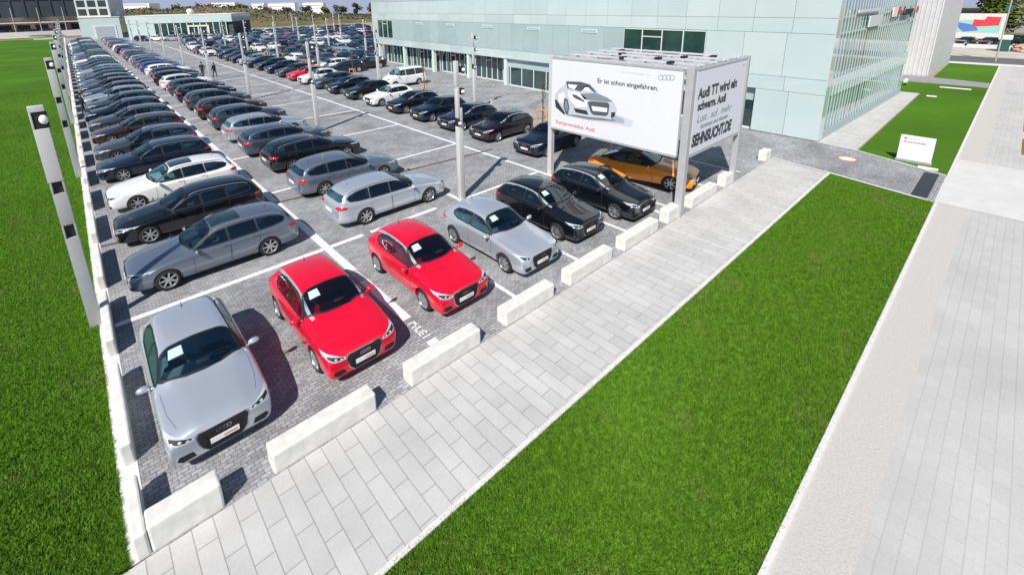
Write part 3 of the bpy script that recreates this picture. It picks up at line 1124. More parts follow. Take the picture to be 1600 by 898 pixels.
# strip of rough beige gravel, then the pale road beyond it
sheet('gravel_strip', [(-60, 0.16), (24.2, 0.16), (24.2, 0.97), (-60, 0.97)], 0.006, M['gravel'])
sheet('gravel_strip', [(31.5, 0.16), (75, 0.16), (75, 0.97), (31.5, 0.97)], 0.006, M['gravel'])
sheet('crossing', [(24.2, -3), (31.5, -3), (31.5, 0.965), (28.3, 0.965), (28.24, 1.08), (24.24, 1.08), (24.2, 0.9)], 0.0125, simple('pale_crossing', (0.60, 0.585, 0.565), 0.85, var=0.06, scale=1.5))
sheet('road', [(-60, -14), (34, -14), (34, 0.16), (-60, 0.16)], 0.0, M['road_pavers'])
sheet('road', [(34, -0.98), (82, -0.98), (82, 0.16), (34, 0.16)], 0.0, M['road_pavers'])
for x0, x1 in ((34.6, 38.5), (40.5, 46), (49, 57), (60, 74)):
    sheet('verge', [(x0, -12), (x1, -12), (x1, -1.05), (x0, -1.05)], 0.006, M['lawn_dry'])
sheet('footpath', [(34, -14), (82, -14), (82, -0.98), (34, -0.98)], 0.002, simple('pink_gravel', (0.52, 0.47, 0.43), 0.9, var=0.12, scale=2))
# building forecourt, lawns beyond the access road
sheet('forecourt', [(29.9, 4.62), (51.0, 4.62), (51.0, 7.4), (30.2, 7.4)], 0.006, M['slabs'])
sheet('forecourt', [(51.0, 7.4), (57.2, 7.2), (57.2, 16), (49.0, 16)], 0.003, M['slabs'])
sheet('lawn', [(28.35, 1.06), (50.6, 1.06), (50.9, 4.55), (30.0, 4.55)], 0.006, M['lawn'])
sheet('lawn', [(50.6, 1.06), (57.1, 1.06), (57.1, 7.0), (51.0, 7.0), (50.9, 4.55)], 0.006, M['lawn'])
sheet('access_road', [(57.2, 1.06), (60.4, 1.06), (61.4, 5.2), (61.4, 16), (57.2, 16)], 0.008, simple('grey_asphalt', (0.27, 0.27, 0.275), 0.9, var=0.1, scale=2))
sheet('lawn', [(60.6, 1.06), (74.4, 1.06), (74.8, 4.9), (61.7, 4.9)], 0.006, M['lawn'])
sheet('sidewalk', [(74.6, -60), (77, -60), (77, 60), (75.2, 60)], 0.012, M['kerb'])
sheet('road', [(77, -60), (84, -60), (84, 60), (77, 60)], 0.008, M['asphalt'])
sheet('footpath', [(84, -60), (96, -60), (96, 60), (84, 60)], 0.005, simple('dusty_lot', (0.50, 0.46, 0.40), 0.9, var=0.15, scale=0.5))
sheet('verge', [(96, -60), (170, -60), (170, 2.5), (96, 2.5)], 0.005, M['lawn_dry'])

# gutter grating
bm = bmesh.new()
box(bm, 24.5, 28.2, 1.30, 1.80, 0.012, 0.022)
for k in range(24):
    box(bm, 24.55 + k * .152, 24.60 + k * .152, 1.33, 1.77, 0.022, 0.032)
tag(bmobj('gutter_grating', bm, simple('iron_grating', (0.055, 0.06, 0.075), 0.6, 0.3)), 'dark iron gutter grating across the end of the cobbled access road', 'grating')
# manhole
bm = bmesh.new()
lathe(bm, [(0.0005, 0.020), (.30, 0.020), (.34, 0.018)], 24, axis='Z')
mh = thing('manhole_cover', 'round white and rust manhole cover in the cobbled access road', 'manhole cover', (27.95, 4.6, 0))
bmobj('lid', bm, simple('lid_concrete', (0.70, 0.66, 0.60), 0.8), mh)
bm = bmesh.new()
lathe(bm, [(.34, 0.016), (.46, 0.016)], 24, axis='Z')
bmobj('frame', bm, simple('rust_brick', (0.42, 0.20, 0.12), 0.9), mh)

# ---------------------------------------------------------------- painted lines
LN = [0]


def line(x0, y0, x1, y1, w, z=0.004, dash=None):
    bm = bmesh.new()
    d = Vector((x1 - x0, y1 - y0, 0))
    L = d.length
    d.normalize()
    n = Vector((-d.y, d.x, 0)) * w / 2
    segs = dash or [(0, L)]
    o = Vector((x0, y0, z))
    for a, b in segs:
        quad(bm, [o + d * a - n, o + d * b - n, o + d * b + n, o + d * a + n])
    return struct(bmobj('road_marking', bm, M['white_line']))


line(5.27, 12.3, 5.27, 186, .26)
line(5.27, 9.2, 5.27, 11.6, .26)
line(5.27, 7.55, 5.27, 8.15, .26)
# worn stretches of the line: only the paint between the stones is left
bm = bmesh.new()
for k in range(6):
    y = 11.66 + k * .12
    quad(bm, [(5.15, y, .004), (5.39, y, .004), (5.39, y + .05, .004), (5.15, y + .05, .004)])
for k, (a, b, c, d) in enumerate(((5.16, 8.98, 5.38, 9.02), (5.30, 8.80, 5.36, 9.0), (5.16, 8.80, 5.38, 8.84), (5.16, 8.70, 5.38, 8.74), (5.16, 8.60, 5.22, 8.72), (5.16, 8.52, 5.38, 8.56), (5.34, 8.42, 5.38, 8.54), (5.16, 8.42, 5.20, 8.54), (5.24, 8.42, 5.28, 8.54), (5.16, 8.30, 5.38, 8.34))):
    quad(bm, [(a, b, .004), (c, b, .004), (c, d, .004), (a, d, .004)])
struct(bmobj('road_marking', bm, M['white_line']))
line(15.8, 7.3, 15.8, 150, .17)
line(-.48, 14.18, 5.13, 14.18, .20)
line(5.41, 14.18, 6.6, 14.18, .20)
line(6.9, 14.18, 9.8, 14.18, .18)
line(10.9, 14.1, 15.7, 14.1, .15)
for k in range(1, 22):
    y = 14.18 + 6.3 * k
    line(5.41, y, 6.5, y, .18, dash=[(0, .9)])
    line(11.2, y, 15.7, y, .16)
line(11.0, 13.4, 11.0, 15.0, .16, z=.008)
for x in (8.0, 10.8, 13.55, 16.5, 19.6, 22.4):
    line(x, 7.5, x, 12.6 if x > 13 else 9.0, .13)
for k in range(8):
    line(21.3, 20.5 + k * 6.3, 22.4, 20.5 + k * 6.3, .14)
# drain channels across the yard
for (y0, y1, x1) in ((19.75, 18.2, 16.6), (33.6, 32.3, 16.6), (21.5, 20.2, 30.0)):
    x0 = -.5 if x1 < 20 else 20.5
    bm = bmesh.new()
    quad(bm, [(x0, y0 - .08, .006), (x1, y1 - .08, .006), (x1, y1 + .08, .006), (x0, y0 + .08, .006)])
    struct(bmobj('drain_channel', bm, simple('drain_iron', (0.10, 0.075, 0.06), 0.8)))

# ---------------------------------------------------------------- hills
def hill_top(x):
    P = [(-40, 0), (6, 0), (16, 6.0), (22, 7.3), (34, 6.9), (44, 7.4), (54, 8.2), (64, 7.4), (78, 5.0), (104, 3.0), (134, 1.3), (180, .8), (400, .5)]
    for (a, p), (b, q) in zip(P, P[1:]):
        if a <= x <= b:
            k = (x - a) / (b - a)
            k = k * k * (3 - 2 * k)
            return p + (q - p) * k
    return 0


bm = bmesh.new()
N1, N2 = 150, 40
grid = []
for i in range(N1 + 1):
    row = []
    for j in range(N2 + 1):
        x = -30 + i * 2.2
        a = j / N2
        y0 = 196 - max(0, x - 30) * 0.10
        y = y0 + a * 120
        hgt = hill_top(x) * min(1, a / .45) ** .8
        hgt += noise.noise(Vector((x * .05, y * .05, 0))) * 1.0 * min(1, a * 4) + noise.noise(Vector((x * .2, y * .2, 3))) * .25 * min(1, a * 4)
        if a > .85:
            hgt *= 1 - (a - .85) / .15
        row.append(bm.verts.new((x, y, max(hgt, -.1) - .02)))
    grid.append(row)
for i in range(N1):
    for j in range(N2):
        bm.faces.new((grid[i][j], grid[i + 1][j], grid[i + 1][j + 1], grid[i][j + 1]))
struct(bmobj('hill', bm, M['hill'], smooth=True))
sheet('lawn', [(-90, 186.2), (3, 186.2), (3, 190), (-90, 190)], 0.002, M['lawn'])
bm = bmesh.new()
quad(bm, [(36, 150, .02), (64, 128, .02), (70, 138, .02), (40, 162, .02)])
struct(bmobj('verge', bm, lawnmat('weed_strip', (0.05, 0.09, 0.015), (0.10, 0.16, 0.03), (0.18, 0.22, 0.06))))
sheet('footpath', [(-90, 203), (4, 203), (4, 214), (-90, 214)], 0.006, simple('pale_path', (0.55, 0.51, 0.45), 0.9, var=0.1, scale=.4))

# ---------------------------------------------------------------- main glass building
ANG = -math.atan2(1.9, 51.6)
M['panel'] = simple('pale_green_cladding', (0.50, 0.595, 0.585), 0.12, 0.0, coat=1.0, var=0.05, scale=0.22)
M['panel2'] = simple('frosted_glass_cladding', (0.385, 0.48, 0.48), 0.16, 0.0, coat=0.8, var=0.03, scale=0.6)
RP = random.Random(4)
M['panel_b'] = simple('pale_green_cladding_b', (0.47, 0.565, 0.565), 0.10, 0.0, coat=1.0, var=0.05, scale=0.22)
M['panel_c'] = simple('pale_green_cladding_c', (0.53, 0.62, 0.605), 0.16, 0.0, coat=1.0, var=0.04, scale=0.3)
M['panel2b'] = simple('frosted_glass_cladding_b', (0.355, 0.455, 0.46), 0.12, 0.0, coat=1.0, var=0.05, scale=0.4)
M['endfin'] = simple('pale_glass_fin', (0.42, 0.50, 0.50), 0.25)
M['joint'] = simple('shadow_joint', (0.36, 0.45, 0.45), 0.7)
M['winglass'] = simple('window_glass', (0.018, 0.045, 0.045), 0.06, 0.0, coat=1.0, spec=0.8, var=0.5, scale=0.5)
M['fin'] = simple('white_glass_fin', (0.60, 0.66, 0.66), 0.3)
M['greencol'] = simple('pale_green_post', (0.60, 0.74, 0.66), 0.4)
M['roofgrey'] = simple('roof_membrane', (0.45, 0.46, 0.50), 0.8)
M['inside'] = simple('interior_dim', (0.055, 0.07, 0.065), 0.8, var=0.5, scale=1.2)
bld = thing('glass_showroom_building', 'long pale green glass clad showroom with dark ground floor windows right of the parking yard', 'building', (30.2, 6.4, 0), ANG)
LEN = 53.2
DEP = 19.6


def cladding(name, mat, wall, rows, u0, u1, step, proud=0.05, skip=()):
    """wall 'W' runs along local y on x=0, wall 'S' along local x on y=0"""
    bm = bmesh.new()
    n = max(1, round((u1 - u0) / step))
    for z0, z1 in rows:
        for k in range(n):
            a = u0 + (u1 - u0) * k / n
            b = u0 + (u1 - u0) * (k + 1) / n
            g = .009
            if any(a >= s0 - .01 and b <= s1 + .01 and z0 >= t0 - .01 and z1 <= t1 + .01 for s0, s1, t0, t1 in skip):
                continue
            if wall == 'W':
                box(bm, -proud, 0, a + g, b - g, z0 + g, z1 - g, RP.choice((0, 0, 0, 1, 1, 2)) if name == 'cladding' else RP.choice((0, 0, 1)))
            else:
                box(bm, a + g, b - g, -proud, 0, z0 + g, z1 - g)
    return bmobj(name, bm, [M['panel'], M['panel_b'], M['panel_c']] if name == 'cladding' else [M['panel2'], M['panel2b']], bld)


# core
bm = bmesh.new()
box(bm, 0.003, DEP, 0.6, LEN, 2.6, 8.12)
box(bm, 0.003, 3.0, 0.6, 3.5, 0, 2.6)
box(bm, 1.3, DEP, 3.5, LEN - .4, 0, 2.6)
box(bm, 3.0, DEP, 0.9, 3.5, 0, 2.6)
bmobj('core_wall', bm, M['joint'], bld)
bm = bmesh.new()
box(bm, -.08, DEP + .05, -.08, LEN + .05, 8.12, 8.26)
bmobj('roof', bm, M['roofgrey'], bld)
cladding('cladding', M['panel'], 'W', [(6.68, 8.12), (5.86, 6.68)], 0.0, LEN, 2.07)
cladding('cladding', M['panel'], 'W', [(2.6, 3.42)], 0.0, LEN, 2.07)
cladding('frosted_cladding', M['panel2'], 'W', [(3.42, 5.86)], 12.85, 47.5, 1.73, .035)
cladding('cladding', M['panel'], 'W', [(3.42, 5.86)], 0.0, 6.75, 2.25)
cladding('cladding', M['panel'], 'W', [(0.05, 2.6)], 0.0, 3.5, 1.75)
bm = bmesh.new()
box(bm, -.051, .6, 0.0, .01, .05, 8.1)
bmobj('corner_panel', bm, M['panel'], bld)


def window(u0, u1, z0, z1, wall='W', depth=.10, cols=4, trans=None, par=None):
    par = par or bld
    bm = bmesh.new()
    fr = .07
    def bx(a, b, c, d, p0, p1):
        if wall == 'W':
            box(bm, p0, p1, a, b, c, d)
        else:
            box(bm, a, b, p0, p1, c, d)
    bx(u0, u1, z0, z0 + fr, -.07, .05)
    bx(u0, u1, z1 - fr, z1, -.07, .05)
    for k in range(cols + 1):
        c = u0 + (u1 - u0) * k / cols
        bx(max(u0, c - fr / 2), min(u1, c + fr / 2), z0 + fr, z1 - fr, -.065, .05)
    if trans:
        for k, zz in trans:
            a = u0 + (u1 - u0) * k / cols
            b = u0 + (u1 - u0) * (k + 1) / cols
            bx(a + fr / 2, b - fr / 2, zz - fr / 2, zz + fr / 2, -.06, .04)
    w = bmobj('window', bm, M['fin'], par)
    bm = bmesh.new()
    if wall == 'W':
        quad(bm, [(-.02, u0 + .03, z0 + .03), (-.02, u1 - .03, z0 + .03), (-.02, u1 - .03, z1 - .03), (-.02, u0 + .03, z1 - .03)][::-1])
    else:
        quad(bm, [(u0 + .03, -.02, z0 + .03), (u1 - .03, -.02, z0 + .03), (u1 - .03, -.02, z1 - .03), (u0 + .03, -.02, z1 - .03)])
    bmobj('pane', bm, M['winglass'], w)
    return w


window(6.78, 12.82, 3.46, 5.83, cols=4, trans=[(2, 5.3)])
window(47.55, 51.6, 3.46, 5.83, cols=3, trans=[(1, 5.3)])
cladding('cladding', M['panel'], 'W', [(3.42, 5.86)], 51.65, LEN, 1.5)
for k, u in enumerate((15.2, 21.3, 27.6, 33.9, 40.2)):
    bm = bmesh.new()
    box(bm, -.075, -.036, u, u + 1.5, 5.36, 5.64)
    v = bmobj('vent_flap', bm, M['fin'], bld)
    bm = bmesh.new()
    box(bm, -.078, -.0755, u + .08, u + 1.42, 5.41, 5.59)
    bmobj('vent_slot', bm, M['panel2'], v)
# recessed ground floor glazing behind the posts
for k, u in enumerate((5.0, 11.7, 18.4, 25.6, 32.0, 38.6, 45.3)):
    u1 = u + 6.1
    c = 7
    bm = bmesh.new()
    for q in range(c + 1):
        a = u + (u1 - u) * q / c
        box(bm, 1.05, 1.16, a - .04, a + .04, 0.05, 2.58)
    box(bm, 1.055, 1.15, u, u1, .02, .14)
    for q in range(c):
        if q % 3 == 1:
            a = u + (u1 - u) * q / c
            box(bm, 1.055, 1.14, a + .05, a + (u1 - u) / c - .05, 2.02, 2.10)
    f = bmobj('window', bm, M['fin'], bld)
    bm = bmesh.new()
    quad(bm, [(1.12, u, 0.06), (1.12, u1, 0.06), (1.12, u1, 2.58), (1.12, u, 2.58)][::-1])
    bmobj('pane', bm, M['winglass'], f)
for u in (25.9, 31.8, 38.5, 45.2, 51.9):
    bm = bmesh.new()
    box(bm, .02, .42, u - .18, u + .18, 0, 2.6, 0, .02)
    bmobj('post', bm, M['greencol'] if u > 26 else M['fin'], bld)
# lower entrance screen beside the billboard
bm = bmesh.new()
box(bm, .30, .38, 3.5, 25.7, 1.78, 2.6)
bmobj('entrance_fascia', bm, M['panel2'], bld)
bm = bmesh.new()
for k in range(15):
    a = 3.6 + k * 1.56
    box(bm, .28, .36, a - .035, a + .035, .05, 1.78)
box(bm, .285, .355, 3.5, 25.6, .0, .12)
f = bmobj('window', bm, M['fin'], bld)
bm = bmesh.new()
quad(bm, [(.33, 3.5, 0.05), (.33, 25.6, 0.05), (.33, 25.6, 1.78), (.33, 3.5, 1.78)][::-1])
bmobj('pane', bm, M['winglass'], f)

# end wall: glass behind white vertical fins
M['endglass'] = simple('reflective_glass', (0.30, 0.42, 0.42), 0.06, 0.1, coat=0.7, spec=0.7, var=0.25, scale=0.5)
bm = bmesh.new()
quad(bm, [(.6, .12, 0.05), (DEP, .12, 0.05), (DEP, .12, 8.1), (.6, .12, 8.1)])
bmobj('end_glazing', bm, M['endglass'], bld)
for z0, z1 in ((2.45, 3.42), (5.80, 5.90), (6.64, 6.74), (8.0, 8.12), (0.02, .5)):
    bm = bmesh.new()
    box(bm, .02, DEP, .02, .10, z0, z1)
    bmobj('band', bm, M['panel'] if z1 - z0 > .5 else M['joint'], bld)
for k in range(34):
    a = .62 + k * .565
    bm = bmesh.new()
    box(bm, a, a + .045, -.012, .018, .5, 8.05)
    bmobj('fin', bm, M['endfin'], bld)
for (a, b, z0, z1) in ((2.7, 3.05, 3.6, 5.5), (3.9, 4.2, 3.6, 5.5), (5.1, 5.45, 3.6, 5.6), (6.35, 6.7, 3.6, 5.6), (2.8, 3.1, .6, 2.2), (4.5, 4.9, .7, 2.2), (5.8, 6.1, .7, 2.3), (7.0, 7.4, .8, 2.3), (8.3, 8.6, .9, 2.3)):
    bm = bmesh.new()
    quad(bm, [(a, .11, z0), (b, .11, z0), (b, .11, z1), (a, .11, z1)])
    w = bmobj('window', bm, M['winglass'], bld)
# rolled blinds / signs on the end wall
bm = bmesh.new()
box(bm, 5.6, 8.2, -.12, -.05, 5.95, 6.60)
bmobj('blind', bm, M['fin'], bld)
bm = bmesh.new()
box(bm, 3.0, 7.6, -.12, -.05, 6.86, 7.02)
bmobj('blind', bm, M['fin'], bld)
# lettering on the end wall
sg = bmesh.new()
box(sg, 10.9, 12.0, -.16, -.09, 6.35, 6.95)
bmobj('sign_plate', sg, M['concrete'], bld)
M['signred'] = simple('sign_red', (0.70, 0.02, 0.03), 0.4)
M['signblack'] = simple('sign_black', (0.012, 0.014, 0.02), 0.5)
sg = bmesh.new()
vs = [sg.verts.new((x, -.16, z)) for x, z in ((12.1, 6.35), (13.4, 6.6), (12.7, 6.8), (12.9, 7.0), (12.1, 6.95))]
sg.faces.new(vs)
bmobj('sign_mark', sg, M['signred'], bld)
me = textmesh('Leasing', .95, bold=.02, shear=.25, space=.95, extr=.02)
o = link('sign_lettering', me, bld, M['signblack'])
o.location = (13.6, -.16, 6.36)
o.rotation_euler = (math.pi / 2, 0, 0)
o.scale = (1.2, .9, 1)
sg = bmesh.new()
vs = [sg.verts.new((18.3 + .45 * math.cos(k * .6283), -.16, 6.62 + .3 * math.sin(k * .6283))) for k in range(10)]
sg.faces.new(vs)
bmobj('sign_mark', sg, M['signred'], bld)

# ---------------------------------------------------------------- grey concrete tower beyond
M['towerA'] = simple('ribbed_concrete', (0.55, 0.545, 0.55), 0.85, var=0.06, scale=1.5, bump=0.15)
tw = thing('grey_concrete_tower', 'tall windowless grey concrete building behind the far end of the glass building', 'building', (61.6, 5.3, 0), ANG)
bm = bmesh.new()
box(bm, 0, 11.9, 0, 16, 0, 13)
bmobj('wall', bm, M['towerA'], tw)
for k in range(5):
    bm = bmesh.new()
    box(bm, -.05, 0, .05 + k * .35, .10 + k * .35, .1, 12.9)
    bmobj('wall_rib', bm, M['kerb'], tw)
bm = bmesh.new()
box(bm, -1.0, -.02, 2.0, 3.6, 0, 3.1)
po = bmobj('entrance_porch', bm, M['fin'], tw)
for k in range(4):
    bm = bmesh.new()
    box(bm, -1.03, -1.004, 2.3, 3.3, .5 + k * .62, .95 + k * .62)
    bmobj('window', bm, M['winglass'], po)
bm = bmesh.new()
box(bm, -.1, 12, -.1, 16.1, 13, 13.2)
bmobj('roof', bm, M['roofgrey'], tw)

# ---------------------------------------------------------------- far pale building with the garage
fb = thing('pale_workshop_building', 'low pale green workshop with garage door at the far end of the car rows', 'building', (3.2, 172.5, 0), -R(13.5))
bm = bmesh.new()
box(bm, 0, 9.2, 0, 22, 0, 5.9)
bmobj('wall', bm, M['panel'], fb)
bm = bmesh.new()
box(bm, 0, 7.4, .3, 22, 5.92, 10.9)
bmobj('upper_wall', bm, M['concrete'], fb)
for c in range(3):
    for r in range(2):
        bm = bmesh.new()
        x0 = .35 + c * 2.35
        z0 = 6.35 + r * 2.3
        quad(bm, [(x0, .28, z0), (x0 + 1.85, .28, z0), (x0 + 1.85, .28, z0 + 1.75), (x0, .28, z0 + 1.75)])
        bmobj('window', bm, M['winglass'], fb)
bm = bmesh.new()
box(bm, 2.9, 8.1, -.12, -.01, 0, 3.7)
gd = bmobj('garage_frame', bm, M['fin'], fb)
bm = bmesh.new()
for k in range(8):
    box(bm, 3.4, 7.6, -.17, -.125, .03 + k * .41, .41 + k * .41)
bmobj('garage_door', bm, simple('grey_shutter', (0.36, 0.40, 0.45), 0.6), fb)
bm = bmesh.new()
box(bm, -.15, 9.4, -.15, 22.1, 5.78, 5.95)
bmobj('cornice', bm, M['concrete'], fb)
bm = bmesh.new()
box(bm, -.15, 7.6, .1, 22.1, 10.9, 11.1)
bmobj('roof', bm, M['roofgrey'], fb)
bm = bmesh.new()
lathe(bm, [(.001, 7.9), (.45, 7.5), (.6, 6.8), (.45, 6.2), (.2, 5.95)], 14, axis='Z')
bmesh.ops.translate(bm, verts=bm.verts, vec=(8.6, 3, 0))
bmobj('roof_vent', bm, M['concrete'], fb)
fb2 = thing('glazed_service_hall', 'long single storey glazed hall with white fascia behind the far parked cars', 'building', (12.6, 157.5, 0), -math.atan2(14.5, 21.5))
L2 = 26.5
bm = bmesh.new()
box(bm, 0, L2, .6, 14, 0, 4.2)
bmobj('wall', bm, M['inside'], fb2)
bm = bmesh.new()
box(bm, -.1, L2 + .1, -.1, 14.2, 4.0, 5.9)
bmobj('fascia', bm, M['panel'], fb2)
bm = bmesh.new()
box(bm, -.15, L2 + .15, -.15, 14.3, 5.9, 6.1)
bmobj('roof', bm, M['concrete'], fb2)
bm = bmesh.new()
box(bm, 0, 6.6, -.03, .5, 0, 4.0)
bmobj('wall_panel', bm, M['panel'], fb2)
for k in range(12):
    x = 6.6 + k * 1.66
    bm = bmesh.new()
    box(bm, x - .08, x + .12, .02, .20, 0, 4.0)
    bmobj('post', bm, M['fin'], fb2)
    if k < 11:
        bm = bmesh.new()
        quad(bm, [(x + .12, .12, .05), (x + 1.58, .12, .05), (x + 1.58, .12, 3.95), (x + .12, .12, 3.95)])
        bmobj('window', bm, M['winglass'], fb2)
bm = bmesh.new()
box(bm, 15, 20.5, -.2, -.05, 2.9, 3.3)
box(bm, 15, 15.4, -.2, -.05, .2, 2.9)
box(bm, 17.6, 17.9, -.2, -.05, .2, 2.9)
box(bm, 20.1, 20.5, -.2, -.05, .2, 2.9)
bmobj('portal_frame', bm, M['concrete'], fb2)
bm = bmesh.new()
lathe(bm, [(.001, 7.7), (.7, 7.4), (.9, 6.9), (.7, 6.3), (.5, 6.1)], 14, axis='Z')
bmesh.ops.translate(bm, verts=bm.verts, vec=(15, 3, 0))
bmobj('roof_vent', bm, M['concrete'], fb2)

# dark industrial hall top left
dk = thing('dark_industrial_hall', 'long dark blue grey industrial hall beyond the lawn at top left', 'building', (-70, 262, 0), -R(2))
bm = bmesh.new()
box(bm, 0, 78, 0, 30, 5.6, 12.2)
for k in range(20):
    box(bm, 1 + k * 3.9, 1.4 + k * 3.9, -.25, .0, 5.6, 12.1)
bmobj('upper_wall', bm, simple('dark_sheet_cladding', (0.035, 0.05, 0.065), 0.6, var=0.3, scale=.15), dk)
bm = bmesh.new()
box(bm, 0, 78, 1.5, 30, 0, 5.6)
bmobj('lower_wall', bm, simple('pale_brick_wall', (0.36, 0.32, 0.27), 0.9, var=.5, scale=.2), dk)
bm = bmesh.new()
for k in range(14):
    box(bm, 2 + k * 5.4, 5.8 + k * 5.4, 1.4, 1.49, .4, 2.6)
bmobj('window_band', bm, M['dark'], dk)
bm = bmesh.new()
box(bm, 0, 78, -1.2, 1.45, 3.3, 3.7)
bmobj('canopy', bm, M['kerb'], dk)
bm = bmesh.new()
box(bm, -.2, 78.2, -.3, 30, 12.2, 12.6)
bmobj('roof', bm, M['greystone'], dk)
bm = bmesh.new()
box(bm, -80, 4, 218, 218.4, 0, 1.3)
tag(bmobj('boundary_wall', bm, M['kerb']), 'low pale wall along the far path at top left of the lawn', 'wall')
bm = bmesh.new()
box(bm, -7.2, -1.2, 184, 184.5, .0, .32)
tag(bmobj('stone_bench', bm, M['kerb']), 'long flat stone slab lying on the far end of the left lawn', 'slab')
for k in range(4):
    bm = bmesh.new()
    tube(bm, [(-19 + k * 6.5, 224, 0), (-19 + k * 6.5, 224, 9.0)], .16, 8, r2=.10)
    tag(bmobj('lamp_mast', bm, M['galv']), ['slim grey mast standing before the dark hall, leftmost of four', 'slim grey mast before the dark hall, second from the left', 'slim grey mast before the dark hall, third from the left', 'slim grey mast before the dark hall, nearest to the workshop'][k], 'mast', 'masts before the dark hall')
# far white blocks and the horizon wood
M['farwhite'] = simple('distant_white_render', (0.80, 0.80, 0.80), 0.8)
FW = [(202, 600, 34, 10.6, 'widest white block on the horizon'), (242, 600, 26, 9.6, 'white block on the horizon right of the widest one'), (176, 600, 14, 11.2, 'white block on the horizon left of the widest one'), (139, 600, 26, 12.2, 'flat white block behind the crest of the heath hill'), (38, 420, 26, 11.4, 'pale block on the horizon behind the workshop')]
for k, (x, y, w, hh, lb) in enumerate(FW):
    t = thing('distant_block', lb, 'building', (x, y, 0), -R(40), 'white blocks on the horizon')
    bm = bmesh.new()
    box(bm, -w / 2, w / 2, 0, 12, -8, hh)
    bmobj('wall', bm, M['farwhite'], t)
    bm = bmesh.new()
    for r in range(3):
        box(bm, -w / 2 + 1, w / 2 - 1, -.1, -.02, 3 + r * 3.4, 4.4 + r * 3.4)
    bmobj('window_band', bm, M['roofgrey'], t)


# ---------------------------------------------------------------- concrete blocks
def block_bm(x0, x1, y0, y1, h, bev=.035):
    bm = bmesh.new()
    box(bm, x0, x1, y0, y1, -0.02, h, 0, bev)
    return bm


ORD = ['first', 'second', 'third', 'fourth', 'fifth', 'sixth', 'seventh', 'eighth', 'ninth', 'tenth', 'eleventh', 'twelfth', 'thirteenth', 'fourteenth', 'fifteenth', 'sixteenth', 'seventeenth', 'eighteenth', 'nineteenth', 'twentieth']
TENS = {2: 'twenty', 3: 'thirty', 4: 'forty'}


def ordn(k):
    """k counts from 0"""
    if k < 20:
        return ORD[k]
    n = k + 1
    t, u = divmod(n, 10)
    return ('twentieth', 'thirtieth', 'fortieth')[t - 2] if u == 0 else TENS[t] + ' ' + ORD[u - 1]


FB = [(15.1, 15.98, 'under the middle billboard post'), (20.0, 20.75, 'under the right billboard post'), (-.50, .50, 'in the near corner before the silver hatchback'), (1.29, 3.30, 'before the nearer red hatchback'), (4.13, 6.10, 'before the farther red hatchback'), (6.95, 8.80, 'before the silver three door hatchback'),
      (9.50, 11.60, 'before the black hatchback nearest to it'), (12.28, 14.42, 'before the black hatchback beside the billboard'), (16.95, 19.2, 'under the billboard before the orange coupe'), (24.75, 25.45, 'at the cobbled access road')]
for x0, x1, lb in FB:
    t = tag(bmobj('concrete_block', block_bm(0, x1 - x0, 0, .36, .42 if x1 - x0 > 1 else .5), M['concrete'], loc=(x0, 7.22, 0)), 'white concrete block along the sidewalk, ' + lb, 'barrier', 'white blocks along the sidewalk')
LB = block_bm(0, .19, 0, 2.62, .46)
lbm = bpy.data.meshes.new('concrete_block')
LB.to_mesh(lbm)
LB.free()
lbm.materials.append(M['concrete'])
y = 9.2
k = 0
o = tag(bmobj('concrete_block', block_bm(0, .19, 0, 1.2, .46), M['concrete'], loc=(-.70, 7.22, 0)), 'white concrete block at the very corner of lawn and sidewalk', 'barrier', 'white blocks along the left lawn')
while y < 150:
    o = bpy.data.objects.new('concrete_block', lbm)
    COL.objects.link(o)
    o.location = (-.70, y, 0)
    tag(o, 'white concrete block along the left lawn, %s from the corner' % ordn(k + 1), 'barrier', 'white blocks along the left lawn')
    y += 3.62
    k += 1
# little white numbered kerb stones at the head of the left bays
# ---------------------------------------------------------------- light columns
M['lamp'] = simple('lamp_dome', (0.85, 0.85, 0.84), 0.3)


def colmesh(name, parts, mats):
    bm = bmesh.new()
    for p in parts:
        box(bm, *p[:6], p[6] if len(p) > 6 else 0, p[7] if len(p) > 7 else .012)
    return tomesh(bm, name, mats, 30)


LC = []
LC.append(('shaft', colmesh('shaft', [(-.17, .17, -.13, .13, 0, 2.55), (-.17, .17, .06, .13, 2.55, 2.90), (-.17, -.12, -.13, .06, 2.55, 2.90), (.12, .17, -.13, .06, 2.55, 2.90), (-.17, .17, -.13, .13, 2.90, 3.72), (-.17, .17, .06, .13, 3.72, 4.02), (-.17, -.12, -.13, .06, 3.72, 4.02), (.12, .17, -.13, .06, 3.72, 4.02)], [M['galv']])))
LC.append(('upper_shaft', colmesh('upper_shaft', [(-.19, .17, -.15, .11, 4.02, 5.32), (-.19, .17, .05, .11, 5.32, 5.72), (-.19, -.14, -.15, .05, 5.32, 5.72), (-.19, .17, -.15, .11, 5.72, 5.86)], [M['galv_light']])))
for z in (2.56, 3.73):
    LC.append(('recess', colmesh('recess', [(-.119, .119, -.02, .055, z + .01, z + .28, 0, 0)], [M['dark']])))
LC.append(('lamp_box', colmesh('lamp_box', [(-.139, .20, -.10, .045, 5.33, 5.71, 0, .02)], [M['dark']])))
bm = bmesh.new()
bmesh.ops.create_uvsphere(bm, u_segments=14, v_segments=9, radius=.11)
bmesh.ops.translate(bm, verts=bm.verts, vec=(.10, -.13, 5.53))
LC.append(('lamp_dome', tomesh(bm, 'lamp_dome', [M['lamp']])))
CC = []
CC.append(('shaft', colmesh('shaft', [(-.12, .12, -.11, .11, 0, 3.18)], [M['galv_light']])))
CC.append(('upper_shaft', colmesh('upper_shaft', [(.0, .12, -.09, .09, 3.18, 3.9), (-.12, .0, -.09, .09, 3.5, 4.75)], [M['galv_light']])))
